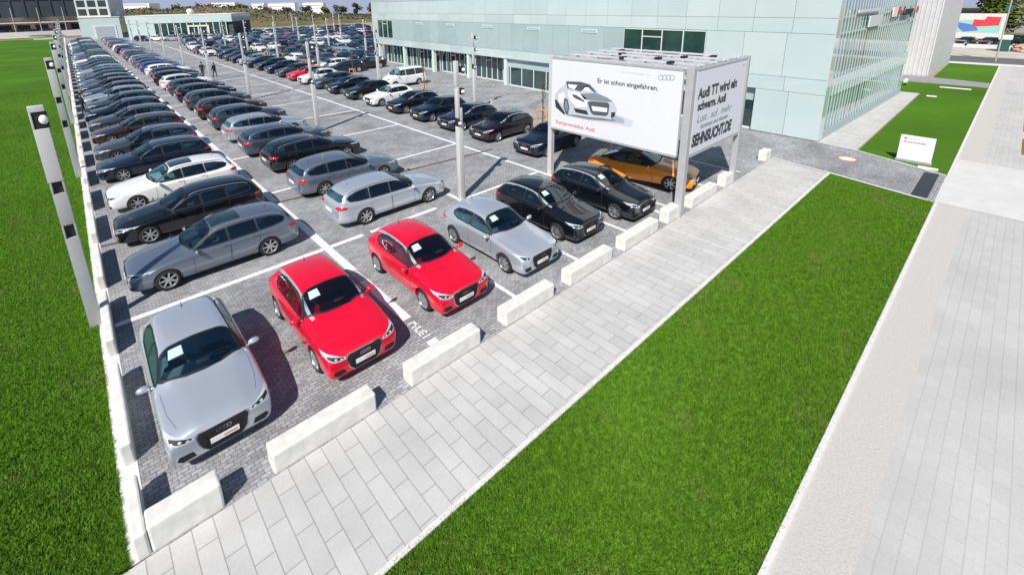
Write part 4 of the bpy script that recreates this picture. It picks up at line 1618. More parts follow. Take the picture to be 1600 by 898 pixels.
CC.append(('top_shaft', colmesh('top_shaft', [(-.15, .0, -.08, .08, 4.75, 5.75)], [M['galv_light']])))
for (x, z) in ((.0, 3.30), (.06, 4.55), (.12, 5.40)):
    CC.append(('lamp_box', colmesh('lamp_box', [(x - .02 if z > 4 else -.15, x + .16 if z > 4 else -.01, -.14, .10, z - .12, z + .12, 0, .02)], [M['dark']])))
    bm = bmesh.new()
    bmesh.ops.create_uvsphere(bm, u_segments=12, v_segments=8, radius=.075)
    bmesh.ops.translate(bm, verts=bm.verts, vec=(x + .06 if z > 4 else -.08, -.16, z))
    CC.append(('lamp_dome', tomesh(bm, 'lamp_dome', [M['lamp']])))


def column(parts, x, y, label, group, rz=0.0):
    t = thing('light_column', label, 'lamp post', (x, y, 0), rz, group)
    for nm, me in parts:
        o = bpy.data.objects.new(nm, me)
        COL.objects.link(o)
        o.parent = t
        if parts is LC:
            o.scale = (.78, .55, 1)


for k in range(10):
    column(LC, -.84, 14.55 + 14.8 * k, 'square grey light column at the lawn edge beside the left row of cars, %s from the front' % ordn(k), 'light columns at the lawn edge')
for k in range(9):
    column(CC, 11.1, 14.15 + 14.8 * k, 'pale light column before the noses of the second car row, %s from the front' % ordn(k), 'light columns along the middle aisle')
for k in range(6):
    column(CC, 22.05, 26.1 + 14.4 * k, 'pale light column behind the third car row, %s from the front' % ordn(k), 'light columns behind the third row')
for k, (x, y) in enumerate(((32.6, 63), (33.5, 78), (34, 93), (34.5, 108), (45, 98), (46, 115), (47, 132), (57, 128))):
    column(CC, x, y, 'pale light column between the far parked cars, %s counted from the nearest' % ordn(k), 'light columns in the far car field')
# short bollard by the dark hatchbacks
t = thing('bollard', 'short white square bollard behind the third car row', 'bollard', (22.05, 24.2, 0))
bmobj('post', block_bm(-.09, .09, -.09, .09, 1.15, .01), M['galv_light'], t)
bmobj('cap', block_bm(-.11, .11, -.11, .11, 0, .01), M['galv'], t, loc=(0, 0, 1.17))

# ---------------------------------------------------------------- billboard
bb = thing('corner_billboard', 'large two sided white corner billboard on steel posts above the parked cars', 'billboard', (0, 0, 0))
X0, X1, Y0, Y1, ZT = 16.0, 20.9, 7.35, 13.55, 5.52
PZ0, PZ1 = 2.35, 5.44
for nm, (x, y, w, h) in (('post', (X0, Y1, .13, 5.56)), ('post', (X0, Y0 - .05, .165, 5.60)), ('post', (X1 - .05, Y0 - .05, .14, 5.56)), ('post', (X1, Y1, .13, 5.5))):
    bm = bmesh.new()
    box(bm, x - w, x - .015, y - w, y + w * .6, 0, h, 0, .012)
    box(bm, x + .015, x + w, y - w * .8, y + w * .6, 0, h - .02, 0, .012)
    box(bm, x - .014, x + .014, y - w * .6, y + w * .5, 0, h - .05, 0)
    bmobj(nm, bm, M['galv_light'] if y > 8 else M['galv'], bb)
M['bbwhite'] = simple('billboard_white', (0.68, 0.685, 0.70), 0.45, var=0.01)
M['bblilac'] = simple('billboard_lilac_white', (0.66, 0.67, 0.73), 0.45)
bm = bmesh.new()
box(bm, X0 - .16, X0 - .04, Y0 + .16, Y1 - .14, PZ0, PZ1)
pw = bmobj('panel', bm, M['bbwhite'], bb)
bm = bmesh.new()
box(bm, X0 + .22, X1 - .28, Y0 - .17, Y0 - .05, PZ0 + .02, PZ1)
ps = bmobj('panel', bm, M['bblilac'], bb)
ps['label'] = 'lilac white side panel with black lettering'
for (a, b, c, d) in ((X0 - .18, X0 - .02, Y0 + .16, Y1 - .14), (X0 + .22, X1 - .28, Y0 - .19, Y0 - .03)):
    for z in (PZ0 - .07, PZ1 + .01):
        bm = bmesh.new()
        box(bm, a, b, c, d, z, z + .055)
        bmobj('frame_rail', bm, M['galv'], bb)
bm = bmesh.new()
for k in range(6):
    y = Y0 + .3 + k * 1.13
    box(bm, X0 + .0, X1, y - .04, y + .04, ZT - .16, ZT - .06)
for k in range(5):
    x = X0 + .3 + k * 1.07
    box(bm, x - .04, x + .04, Y0 + .1, Y1, ZT - .059, ZT + .02)
bmobj('roof_frame', bm, M['galv_light'], bb)
bm = bmesh.new()
box(bm, X0 + .02, X1 - .02, Y0, Y1 - .02, ZT - .30, ZT - .25)
bmobj('roof_deck', bm, simple('roof_deck_lilac', (0.36, 0.37, 0.42), 0.7, var=.2, scale=2), bb)
bm = bmesh.new()
for k in range(5):
    for j in range(4):
        if (k * 3 + j * 5) % 7 in (0,):
            continue
        y = Y0 + .40 + k * 1.13
        x = X0 + .40 + j * 1.07
        box(bm, x, x + .90, y, y + .98, ZT - .20, ZT - .17)
        box(bm, x + .1, x + .55, y + .2, y + .32, ZT - .15, ZT - .05)
bmobj('roof_panel', bm, simple('roof_plate', (0.42, 0.44, 0.50), 0.6, var=.25, scale=1.5), bb)
bm = bmesh.new()
for (x, y) in ((17.2, 10.8), (18.4, 11.6), (18.9, 9.0), (17.9, 9.6), (19.6, 12.4), (19.8, 8.2), (17.0, 8.6)):
    box(bm, x, x + .35, y, y + .16, ZT - .04, ZT + .05)
bmobj('roof_fitting', bm, M['dark'], bb)
# picture on the long panel: drawn in panel coordinates u (0..1 from far to near end), v (0..1 up)
PL = Y1 - Y0 - .30


def pan(cx, cy):
    u = (cx - 40) / 1222
    u = 1 - (1 - u) * 1.18 / (1 + .18 * (1 - u)) if False else u
    yt = 35 + .094 * (cx - 40)
    yb = 650 + .225 * (cx - 35)
    v = 1 - (cy - yt) / (yb - yt)
    # perspective of the long panel as measured: the near end takes more of the picture
    uu = u * 1.16 / (1 + .16 * u)
    return uu, v


def art(pts, mat, lvl, name='print'):
    bm = bmesh.new()
    vs = []
    for p in pts:
        u, v = pan(*p)
        vs.append(bm.verts.new((X0 - .162 - .0015 * lvl, Y1 - .14 - u * PL, PZ0 + v * (PZ1 - PZ0))))
    bm.faces.new(vs)
    bmesh.ops.triangulate(bm, faces=bm.faces)
    bmesh.ops.recalc_face_normals(bm, faces=bm.faces)
    for f in bm.faces:
        if f.normal.x > 0:
            f.normal_flip()
    return bmobj(name, bm, mat, pw)


ink = {k: simple('print_' + k, c, 0.5) for k, c in dict(pale=(.50, .52, .56), mid=(.22, .24, .27), dark=(.085, .095, .11), deep=(.03, .034, .04), white=(.84, .84, .85), fog1=(.56, .58, .61), fog2=(.36, .39, .43), fog3=(.17, .19, .22), red=(.66, .10, .11)).items()}
# ground shade under the printed car
art([(80, 440), (200, 545), (420, 600), (620, 620), (830, 660), (860, 600), (690, 540), (420, 520)], ink['fog1'], 1)
art([(90, 450), (200, 548), (420, 590), (640, 610), (770, 625), (760, 580), (640, 540), (400, 540)], ink['fog2'], 2)
art([(100, 455), (200, 545), (420, 585), (620, 600), (690, 600), (640, 570), (400, 550)], ink['fog3'], 3)
# body outline, then darker areas
art([(75, 350), (120, 300), (165, 280), (180, 240), (210, 232), (330, 240), (420, 265), (480, 310), (510, 345), (600, 385), (660, 430), (690, 490), (680, 550), (640, 590), (560, 575), (430, 565), (300, 545), (200, 540), (120, 470), (80, 420)], ink['pale'], 4)
art([(330, 350), (480, 345), (590, 385), (650, 420), (600, 428), (430, 410), (370, 400)], ink['mid'], 5)
art([(210, 320), (330, 345), (400, 400), (400, 470), (300, 470), (240, 420), (205, 370)], ink['white'], 5)
art([(185, 238), (330, 243), (420, 268), (490, 340), (470, 340), (400, 290), (370, 285), (330, 330), (290, 318), (200, 298)], ink['dark'], 6)
art([(205, 262), (300, 272), (270, 312), (215, 292)], ink['white'], 7)
art([(375, 292), (410, 296), (440, 330), (350, 322)], ink['white'], 7)
art([(405, 425), (440, 418), (600, 432), (620, 450), (612, 540), (590, 556), (470, 545), (440, 520)], ink['dark'], 7)
art([(445, 462), (600, 482), (598, 520), (460, 505)], ink['white'], 8)
art([(250, 350), (300, 365), (370, 410), (380, 430), (300, 400), (262, 380)], ink['dark'], 7)
art([(270, 480), (400, 505), (420, 545), (290, 520)], ink['deep'], 7)
art([(640, 520), (680, 520), (675, 560), (640, 575)], ink['deep'], 7)
art([(170, 385), (205, 400), (225, 470), (215, 540), (190, 530), (165, 470)], ink['dark'], 6)
art([(182, 405), (200, 420), (212, 470), (205, 515), (192, 505), (178, 460)], ink['mid'], 7)
art([(75, 400), (90, 400), (180, 520), (180, 545), (85, 470)], ink['deep'], 6)
art([(110, 355), (165, 335), (180, 380), (150, 440), (120, 420)], ink['white'], 5)


def lettering(body, size, parent, mat, loc, rz, bold=0.0, shear=0.0, space=1.0, sx=1.0, name='lettering'):
    me = textmesh(body, size, bold, shear, space)
    o = link(name, me, parent, mat)
    o.location = loc
    o.rotation_euler = (math.pi / 2, 0, rz)
    o.scale = (sx, 1, 1)
    return o


xp = X0 - .165
u0, v0 = pan(490, 250)
lettering('Er ist schon eingefahren.', .26, pw, ink['deep'], (xp, Y1 - .14 - u0 * PL, PZ0 + v0 * (PZ1 - PZ0)), -math.pi / 2, bold=.003, sx=1.03)
u0, v0 = pan(85, 618)
lettering('Kompromisslos. Audi.', .24, pw, ink['red'], (xp, Y1 - .14 - u0 * PL, PZ0 + v0 * (PZ1 - PZ0)), -math.pi / 2, bold=.002, shear=.15)
u0, v0 = pan(715, 160)
lettering('Audi Gebrauchtwagen :plus', .11, pw, ink['fog1'], (xp, Y1 - .14 - u0 * PL, PZ0 + v0 * (PZ1 - PZ0)), -math.pi / 2)
bm = bmesh.new()
for k in range(4):
    u0, v0 = pan(1070 + k * 33, 205)
    cy, cz = Y1 - .14 - u0 * PL, PZ0 + v0 * (PZ1 - PZ0)
    n = 20
    a = [bm.verts.new((xp, cy + .105 * math.cos(6.2832 * i / n), cz + .105 * math.sin(6.2832 * i / n))) for i in range(n)]
    b = [bm.verts.new((xp - .001 * k, cy + .078 * math.cos(6.2832 * i / n), cz + .078 * math.sin(6.2832 * i / n))) for i in range(n)]
    for i in range(n):
        bm.faces.new((a[i], a[(i + 1) % n], b[(i + 1) % n], b[i]))
bmobj('ring_emblem', bm, ink['fog2'], pw)
# black brushed lettering on the side panel
rows = [('Audi TT wird ein', .52, 4.42, .022, .22, 0, 'deep', .93), ('schwarm. Audi', .44, 3.98, .020, .26, .1, 'deep', .9), ('Lust . auf . mehr', .40, 3.52, .003, .30, .2, 'mid', 1.14), ('kommen und staunen', .25, 3.24, .0, .65, .25, 'dark', 1.1), ('SEHNSUCHT.DE', .60, 2.66, .034, .06, .12, 'deep', .80)]
for body, size, z, bold, dx, sh, mt, sx in rows:
    lettering(body, size, ps, ink[mt], (X0 + .22 + dx, Y0 - .173, z), 0, bold=bold, shear=sh, sx=sx)
lettering('Audi', .12, ps, ink['fog2'], (X1 - .75, Y0 - .173, 5.2), 0)

# ---------------------------------------------------------------- info sign on the lawn
sgn = thing('lawn_information_sign', 'white square information sign standing on the lawn beside the access road', 'sign', (29.55, 2.36, 0), 0)
bm = bmesh.new()
box(bm, -.07, .07, -.62, .62, .10, 1.28, 0, .012)
bp_ = bmobj('board', bm, simple('sign_board_white', (0.76, 0.78, 0.80), 0.4), sgn)
bm = bmesh.new()
box(bm, -.16, .16, -.66, .66, 0, .098, 0, .01)
bmobj('plinth', bm, M['greystone'], sgn)
bm = bmesh.new()
vs = [bm.verts.new((-.073, .44 + .055 * math.cos(k * .6283), 1.15 + .045 * math.sin(k * .6283))) for k in range(10)]
bm.faces.new(vs)
bmobj('red_mark', bm, M['signred'], sgn)
o = lettering('Audi Zentrum', .085, sgn, ink['mid'], (-.074, .36, 1.12), -math.pi / 2)
o = lettering('Automobile', .17, sgn, ink['mid'], (-.074, .50, .93), -math.pi / 2, bold=.003)
bm = bmesh.new()
box(bm, -.08, .12, -.35, .35, 0, .09, 0, .02)
tag(bmobj('pale_stone_kerb', bm, M['concrete'], loc=(28.75, 1.75, 0)), 'small pale stone lying in the grass in front of the information sign', 'stone')
for (x, y, l, lb) in ((55.2, 2.9, 1.9, 'long flat pale slab on the lawn before the glass building'), (49.8, 3.8, .6, 'short pale slab near the corner of the lawn by the glass building')):
    bm = bmesh.new()
    box(bm, -.15, .15, -l / 2, l / 2, 0, .08, 0, .02)
    tag(bmobj('stone_slab', bm, M['kerb'], loc=(x, y, 0), rotz=.0), lb, 'slab')
t = thing('lawn_spotlight', 'small black and white spotlight on the lawn edge before the grey tower', 'spotlight', (54.6, 6.0, 0))
bm = bmesh.new()
tube(bm, [(0, 0, 0), (0, 0, .35)], .05, 8)
bmobj('stem', bm, M['dark'], t)
bm = bmesh.new()
tube(bm, [(-.25, 0, .42), (.18, 0, .5)], .17, 12, r2=.11)
bmobj('head', bm, M['lamp'], t)

# ---------------------------------------------------------------- foliage
def leafmat(name, c1, c2):
    m, t, b = newmat(name)
    tc = t.nodes.new('ShaderNodeTexCoord').outputs['Object']
    n = noisen(t, tc, 1.1, 3, .6)
    t.links.new(ramp(t, n, [(.3, c1), (.7, c2)]), b.inputs['Base Color'])
    b.inputs['Roughness'].default_value = .75
    b.inputs['Specular IOR Level'].default_value = .25
    return m


M['leaf'] = leafmat('leaves_olive', (0.045, 0.075, 0.010), (0.12, 0.15, 0.025))
M['leafdark'] = leafmat('leaves_dark', (0.030, 0.040, 0.022), (0.075, 0.085, 0.045))
M['bark'] = simple('bark', (0.12, 0.085, 0.06), 0.9, var=.2, scale=6)
M['stake'] = simple('orange_timber', (0.62, 0.33, 0.13), 0.8, var=.1)


def tree(name, label, x, y, h, cr, trunk_h, leaf, group=None, n=1400, ls=.28, seed=1, squash=1.0, cat='tree'):
    rnd = random.Random(seed)
    t = thing(name, label, cat, (x, y, 0), 0, group)
    bm = bmesh.new()
    tube(bm, [(0, 0, 0), (cr * .05, 0, trunk_h * .5), (0, cr * .04, trunk_h), (0, 0, h * .85)], cr * .09 + .05, 8, r2=.03)
    cl = []
    for k in range(9):
        a = rnd.uniform(0, 6.28)
        z = rnd.uniform(trunk_h, h * .85)
        rr = cr * rnd.uniform(.35, .75)
        p = Vector((rr * math.cos(a), rr * math.sin(a), z + rr * .35))
        tube(bm, [(0, 0, z * .85), p * .5 + Vector((0, 0, z * .42)), p], .05 + cr * .02, 6, r2=.02)
        cl.append((p, cr * rnd.uniform(.30, .48)))
    cl.append((Vector((0, 0, h - cr * .35)), cr * .42))
    cl.append((Vector((0, 0, (trunk_h + h) / 2)), cr * .5))
    bmobj('trunk', bm, M['bark'], t, smooth=True)
    bm = bmesh.new()
    for _ in range(n):
        c, r = rnd.choice(cl)
        d = Vector((rnd.gauss(0, 1), rnd.gauss(0, 1), rnd.gauss(0, 1))).normalized()
        p = c + d * r * (rnd.random() ** .4)
        p.z = trunk_h * .6 + (p.z - trunk_h * .6) * squash
        a = Vector((rnd.gauss(0, 1), rnd.gauss(0, 1), rnd.gauss(0, .5))).normalized()
        b = a.cross(d if abs(a.dot(d)) < .9 else Vector((0, 0, 1))).normalized()
        s = ls * rnd.uniform(.5, 1.3)
        bm.faces.new([bm.verts.new(p + a * s), bm.verts.new(p + b * s * .5), bm.verts.new(p - a * s), bm.verts.new(p - b * s * .5)])
    bmobj('crown', bm, leaf, t)
    return t


tree('broadleaf_tree', 'large olive green tree at top right beside the road', 112, -1.9, 19, 7.0, 1.6, M['leaf'], n=12000, ls=.40, seed=3)
HZ = [(28, 300, 'dark tree'), ]
rnd = random.Random(5)
spots = [(36, 318), (50, 325), (64, 322), (77, 330), (90, 335), (103, 338), (118, 340), (131, 338), (142, 330), (150, 322), (158, 314), (165, 306), (171, 298), (176, 290), (166, 262), (173, 268), (180, 282)]
def xtop(x):
    for (a, p), (b, q) in zip(((36, 9.2), (77, 9.0), (95, 7.4), (131, 6.4), (150, 7.2), (165, 8.2), (190, 7.6)), ((77, 9.0), (95, 7.4), (131, 6.4), (150, 7.2), (165, 8.2), (190, 7.6), (300, 7))):
        if a <= x <= b:
            return p + (q - p) * (x - a) / (b - a)
    return 7


for k, (x, y) in enumerate(spots):
    hh = xtop(x) + rnd.uniform(-.7, 1.2)
    tree('horizon_tree', 'distant dark tree on the horizon, %s from the left' % ordn(k), x, y, hh, rnd.uniform(3.5, 6), 1.5, M['leafdark'] if k % 4 else M['leaf'], 'trees on the horizon', n=420, ls=.8, seed=20 + k, squash=.95)


def shrub_mass(name, label, x0, x1, y0, y1, zf, n, s, mat, seed):
    rnd = random.Random(seed)
    bm = bmesh.new()
    for _ in range(n):
        x = rnd.uniform(x0, x1)
        y = rnd.uniform(y0, y1)
        p = Vector((x, y, zf(x, y) + rnd.uniform(0, s * 1.6)))
        a = Vector((rnd.gauss(0, 1), rnd.gauss(0, 1), rnd.gauss(0, 1))).normalized() * s * rnd.uniform(.4, 1.2)
        b = a.cross(Vector((rnd.gauss(0, 1), rnd.gauss(0, 1), 1))).normalized() * s * rnd.uniform(.3, .8)
        bm.faces.new([bm.verts.new(p + a), bm.verts.new(p + b), bm.verts.new(p - a), bm.verts.new(p - b)])
    o = bmobj(name, bm, mat)
    tag(o, label, 'shrubs')
    o['kind'] = 'stuff'


def hillz(x, y):
    y0 = 196 - max(0, x - 30) * 0.10
    a = max(0, (y - y0) / 120)
    return hill_top(x) * min(1, a / .45) ** .8


shrub_mass('heath_scrub', 'patchy dark scrub scattered over the brown heath hill', 14, 200, 200, 262, hillz, 3800, .6, M['leafdark'], 9)
# young staked trees between the rows
for k, (x, y, lb) in enumerate(((21.95, 19.3, 'behind the billboard post'), (22.3, 33.1, 'beside the white van'), (22.4, 46.7, 'beyond the white van'), (22.2, 59.6, 'by the far car field'), (22.4, 75.0, 'deep in the far car field'))):
    t = thing('staked_young_tree', 'thin bare young tree with orange timber stakes ' + lb, 'young tree', (x, y, 0), 0, 'young staked trees')
    for q in range(3):
        a = q * 2.094 + .3
        bm = bmesh.new()
        tube(bm, [(.42 * math.cos(a), .42 * math.sin(a), 0), (.36 * math.cos(a), .36 * math.sin(a), 1.25)], .045, 8)
        bmobj('stake', bm, M['stake'], t)
    bm = bmesh.new()
    for q in range(3):
        a, b = q * 2.094 + .3, (q + 1) * 2.094 + .3
        tube(bm, [(.38 * math.cos(a), .38 * math.sin(a), 1.2), (.38 * math.cos(b), .38 * math.sin(b), 1.2)], .035, 6)
    bmobj('tie_rail', bm, M['stake'], t)
    bm = bmesh.new()
    tube(bm, [(0, 0, 0), (.02, 0, 1.3), (0, .03, 2.9)], .055, 7, r2=.02)
    rnd = random.Random(k)
    for q in range(26):
        a = rnd.uniform(0, 6.28)
        z = rnd.uniform(1.5, 2.8)
        l = rnd.uniform(.2, .5)
        tube(bm, [(0, 0, z), (l * .35 * math.cos(a), l * .35 * math.sin(a), z + l * .5), (l * .55 * math.cos(a), l * .55 * math.sin(a), z + l * 1.1)], .018, 4, r2=.006)
    bmobj('trunk', bm, M['bark'], t)

# ---------------------------------------------------------------- grass blades on the near lawns
def grass(name, label, areas, seed, h=.055):
    import numpy as np
    rs = np.random.RandomState(seed)
    V, tot = [], 0
    for (x0, x1, y0, y1, n, fade) in areas:
        # denser close to the corner where the lawn is seen large, thinning out evenly with distance
        if fade == 'y':
            y = y0 + (y1 - y0) * rs.uniform(0, 1, n) ** 2.3
            x = x1 + (x0 - x1) * rs.uniform(0, 1, n) * (.22 + .78 * (y - y0) / (y1 - y0))
        else:
            x = x0 + (x1 - x0) * rs.uniform(0, 1, n) ** 1.5
            y = rs.uniform(y0, y1, n)
        a = rs.uniform(0, 6.283, n)
        hh = h * rs.uniform(.5, 1.35, n)
        w = .010 * rs.uniform(.7, 1.4, n)
        lx = rs.normal(0, .5, n) * hh
        ly = rs.normal(0, .5, n) * hh
        z0 = np.zeros(n)
        p = np.stack([np.stack([x - w * np.cos(a), y - w * np.sin(a), z0], 1), np.stack([x + w * np.cos(a), y + w * np.sin(a), z0], 1), np.stack([x + lx, y + ly, hh], 1)], 1)
        V.append(p.reshape(-1, 3))
        tot += n
    V = np.concatenate(V).astype('f4')
    me = bpy.data.meshes.new(name)
    me.vertices.add(tot * 3)
    me.vertices.foreach_set('co', V.ravel())
    me.loops.add(tot * 3)
    me.loops.foreach_set('vertex_index', np.arange(tot * 3, dtype='i4'))
    me.polygons.add(tot)
    me.polygons.foreach_set('loop_start', np.arange(tot, dtype='i4') * 3)
    me.update(calc_edges=True)
    o = link(name, me, None, M['blade'])
    tag(o, label, 'grass')
    o['kind'] = 'stuff'


_m, _t, _b = newmat('grass_blade')
_tc = _t.nodes.new('ShaderNodeTexCoord').outputs['Object']
_c1 = ramp(_t, noisen(_t, _tc, 7, 4, .7), [(.3, (0.048, 0.135, 0.005)), (.7, (0.135, 0.29, 0.018))])
_c2 = mixc(_t, ramp(_t, noisen(_t, _tc, .55, 6, .72), [(.54, (0, 0, 0)), (.74, (.6, .6, .6))]), _c1, (0.19, 0.20, 0.06))
_c3 = mixc(_t, ramp(_t, noisen(_t, _tc, 45, 2, .5), [(.62, (0, 0, 0)), (.70, (.8, .8, .8))]), _c2, (0.25, 0.30, 0.09))
_t.links.new(_c3, _b.inputs['Base Color'])
_b.inputs['Roughness'].default_value = .8
_b.inputs['Specular IOR Level'].default_value = .2
M['blade'] = _m
grass('grass', 'short mown green grass of the left lawn beside the white blocks', [(-26, -.79, 7.22, 66, 620000, 'y')], 1)
grass('grass', 'short mown green grass of the strip between sidewalk and gravel', [(1.0, 24.2, 1.03, 4.64, 420000, 'x')], 2)

# ---------------------------------------------------------------- parked cars
H = 'hatch'
E_ = 'estate'
front = 'cars in the front row facing the sidewalk'
S90 = -math.pi / 2
place_car(H, 'palesilver', .80, 10.28, S90 + .0, 'large looking silver hatchback with price card, nearest car in the lower left corner', front, opt=('card',), wide=1.03)
place_car(H, 'red', 3.62, 10.28, S90, 'bright red hatchback with silver roof arch left of the painted aisle line', front, opt=('arch', 'card'))
place_car(H, 'red', 6.62, 10.42, S90, 'bright red hatchback with silver roof arch right of the painted aisle line', front, opt=('arch', 'card'))
place_car(H, 'palesilver', 9.43, 10.25, S90, 'silver three door hatchback between the red one and the black ones', front, opt=('card',))
place_car(H, 'black', 12.10, 10.45, S90, 'black hatchback directly right of the silver one in the front row', front, opt=('card', 'arch'))
place_car(H, 'black', 14.85, 10.0, S90, 'black hatchback beside the middle billboard post', front, opt=('card', 'arch'))
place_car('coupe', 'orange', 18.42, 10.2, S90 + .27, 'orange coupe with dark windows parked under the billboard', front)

gl = 'dark and silver cars in the left row along the lawn'
left = [('grey', 14.95 + .92, ('sunroof',)), ('black', 19.6, ()), ('white', 23.4, ('sunroof',)), ('navy', 27.9, ()), ('darkgrey', 31.7, ()), ('brown', 35.9, ()), ('darkgrey', 39.7, ()), ('navy', 43.5, ()), ('bluegrey', 47.4, ()), ('silver', 51.2, ()), ('bluegrey', 55, ()), ('darkgrey', 58.8, ()), ('grey', 62.6, ())]
NAMES = dict(grey='steel grey', black='black', white='white', navy='dark navy', darkgrey='anthracite', brown='dark brown', bluegrey='blue grey', silver='silver', palesilver='pale silver', plum='dark plum', red='red', orange='orange', blue='bright blue')
for k, (c, y, op) in enumerate(left):
    place_car(E_, c, 2.30 + (random.uniform(-.12, .12) if k > 2 else 0), y, math.pi + random.uniform(-.02, .02), NAMES[c] + ' estate car%s, %s from the front in the left row' % (' with a sunroof' if op else '', ordn(k)), gl, opt=op, wide=1.0 if k < 2 else 1.12)
y = 66.4
k = len(left)
cyc = ['darkgrey', 'grey', 'silver', 'darkgrey', 'bluegrey', 'grey', 'white', 'bluegrey', 'darkgrey', 'grey', 'silver', 'bluegrey', 'navy']
while y < 158:
    c = cyc[k % len(cyc)]
    place_car(E_, c, 2.30 + random.uniform(-.15, .15), y + random.uniform(-.15, .15), math.pi + random.uniform(-.02, .02), NAMES[c] + ' estate car, %s from the front in the left row' % ordn(k), gl, far=True, wide=1.12)
    y += 3.85
    k += 1
g2 = 'cars in the second row with their tails to the painted aisle line'
second = [('palesilver', 15.68), ('grey', 19.45), ('black', 23.5), ('bluegrey', 27.0), ('silver', 30.7), ('darkgrey', 34.7), ('brown', 38.7), ('darkgrey', 43.2), ('navy', 47.6), ('darkgrey', 51.8), ('white', 56.0), ('navy', 60.2)]
for k, (c, y) in enumerate(second):
    place_car(E_, c, 8.52 + (random.uniform(-.1, .12) if k > 1 else 0), y, random.uniform(-.02, .02), NAMES[c] + ' estate car, %s from the front in the second row' % ordn(k), g2, wide=1.0 if k < 1 else 1.1)
y = 64.4
k = len(second)
cyc = ['navy', 'darkgrey', 'white', 'blue', 'bluegrey', 'grey', 'silver', 'darkgrey', 'bluegrey', 'silver', 'grey']
while y < 150:
    c = cyc[k % len(cyc)]
    place_car(E_, c, 8.6 + random.uniform(-.15, .15), y + random.uniform(-.15, .15), 0, NAMES[c] + ' estate car, %s from the front in the second row' % ordn(k), g2, far=True, wide=1.12)
    y += 4.15
    k += 1
g3 = 'cars in the third row facing the middle aisle'
third = [('navy', 16.15, H, ()), ('plum', 19.9, H, ('arch',)), ('navy', 23.2, H, ('arch',)), ('navy', 26.5, H, ()), ('navy', 29.9, H, ('arch',)), ('white', 33.5, H, ('arch',)), ('black', 37.2, H, ()), ('navy', 40.9, H, ('arch',)), ('bluegrey', 44.6, H, ()), ('white', 48.3, H, ('arch',)), ('red', 51.6, H, ('arch',)), ('darkgrey', 55.3, H, ()), ('navy', 59.4, H, ()), ('black', 63.4, H, ())]
for k, (c, y, kd, op) in enumerate(third):
    place_car(kd, c, 18.95 + k * .035, y, math.pi + random.uniform(-.02, .02), NAMES[c] + ' hatchback, %s from the front in the third row' % ordn(k), g3, opt=op, wide=1.06)
y = 67.4
k = len(third)
while y < 84:
    c = ['navy', 'darkgrey', 'navy', 'silver'][k % 4]
    place_car(H, c, 19.3, y, math.pi, NAMES[c] + ' hatchback, %s from the front in the third row' % ordn(k), g3, far=True, wide=1.06)
    y += 3.9
    k += 1
place_car('van', 'white', 24.4, 39.9, math.pi - .02, 'white passenger van parked alone in front of the glass building', name='parked_van', cat='van')
g4 = 'cars parked behind the third row'
for k, (c, x, y) in enumerate((('navy', 24.3, 52.8), ('white', 24.2, 56.4), ('black', 28.0, 54.2))):
    place_car(E_, c, x, y, math.pi - .03, NAMES[c] + ' estate car behind the third row near the far young tree', g4, far=True)
# far field: rows of cars, every one an object
gf = 'cars in the far field behind the third row'
rnd = random.Random(11)
n = 0
ROWS = []
yy = 63.0
while yy < 150:
    ROWS.append(yy)
    ROWS.append(yy + 5.4)
    yy += 13.8
pal = ['navy'] * 5 + ['darkgrey'] * 3 + ['black'] * 4 + ['silver'] * 3 + ['bluegrey'] * 2 + ['grey'] * 2 + ['white'] * 2 + ['brown']
CE = bpy.data.collections
for ri, y in enumerate(ROWS):
    x0 = 24.0 if y < 84 else 17.5 + max(0, (y - 100)) * .12
    x1 = 33.0 + (y - 60) * .50
    x = x0
    m = 0
    while x < x1 and n < 285:
        if rnd.random() > .06:
            c = rnd.choice(pal)
            if ri == 9 and m == 8:
                c = 'red'
            kd = rnd.choice([H, E_, E_])
            head = -math.pi / 2 if ri % 2 == 0 else math.pi / 2
            place_car(kd, c, x, y + rnd.uniform(-.25, .25), head + rnd.uniform(-.03, .03), '%s %s, %s from the left in the %s row of the far field' % (NAMES[c], 'hatchback' if kd == H else 'estate car', ordn(m), ordn(ri)), gf, far=True, wide=1.05)
            n += 1
            m += 1
        x += 2.75
g5 = 'cars parked before the glazed hall'
for k in range(5):
    c = ['navy', 'white', 'silver', 'black', 'navy'][k]
    place_car(E_, c, 14.5 + k * 2.9, 146 - k * 3.2, -1.0, NAMES[c] + ' car before the glazed hall, %s from the left' % ordn(k), g5, far=True)
g6 = 'black cars by the dark hall'
for k in range(6):
    c = ['black', 'navy', 'black', 'black', 'navy', 'black'][k]
    place_car(E_, c, -20 + k * 3.9, 236, .2, NAMES[c] + ' car on the far road before the dark hall, %s from the left' % ordn(k), g6, far=True, s=1.15)
place_car('van', 'red', -23.5, 226, .1, 'red van on the far road at the left edge of the picture', far=True, name='parked_van', cat='van')
g7 = 'cars on the lot beyond the cross road'
for k in range(8):
    c = ['black', 'grey', 'navy', 'red', 'black', 'navy', 'black', 'navy'][k]
    place_car(H, c, 98.6 + (k % 2) * .4, 14.5 - k * 2.3, 2.9, NAMES[c] + ' car on the lot beyond the cross road, %s from the left' % ordn(k), g7, far=True)

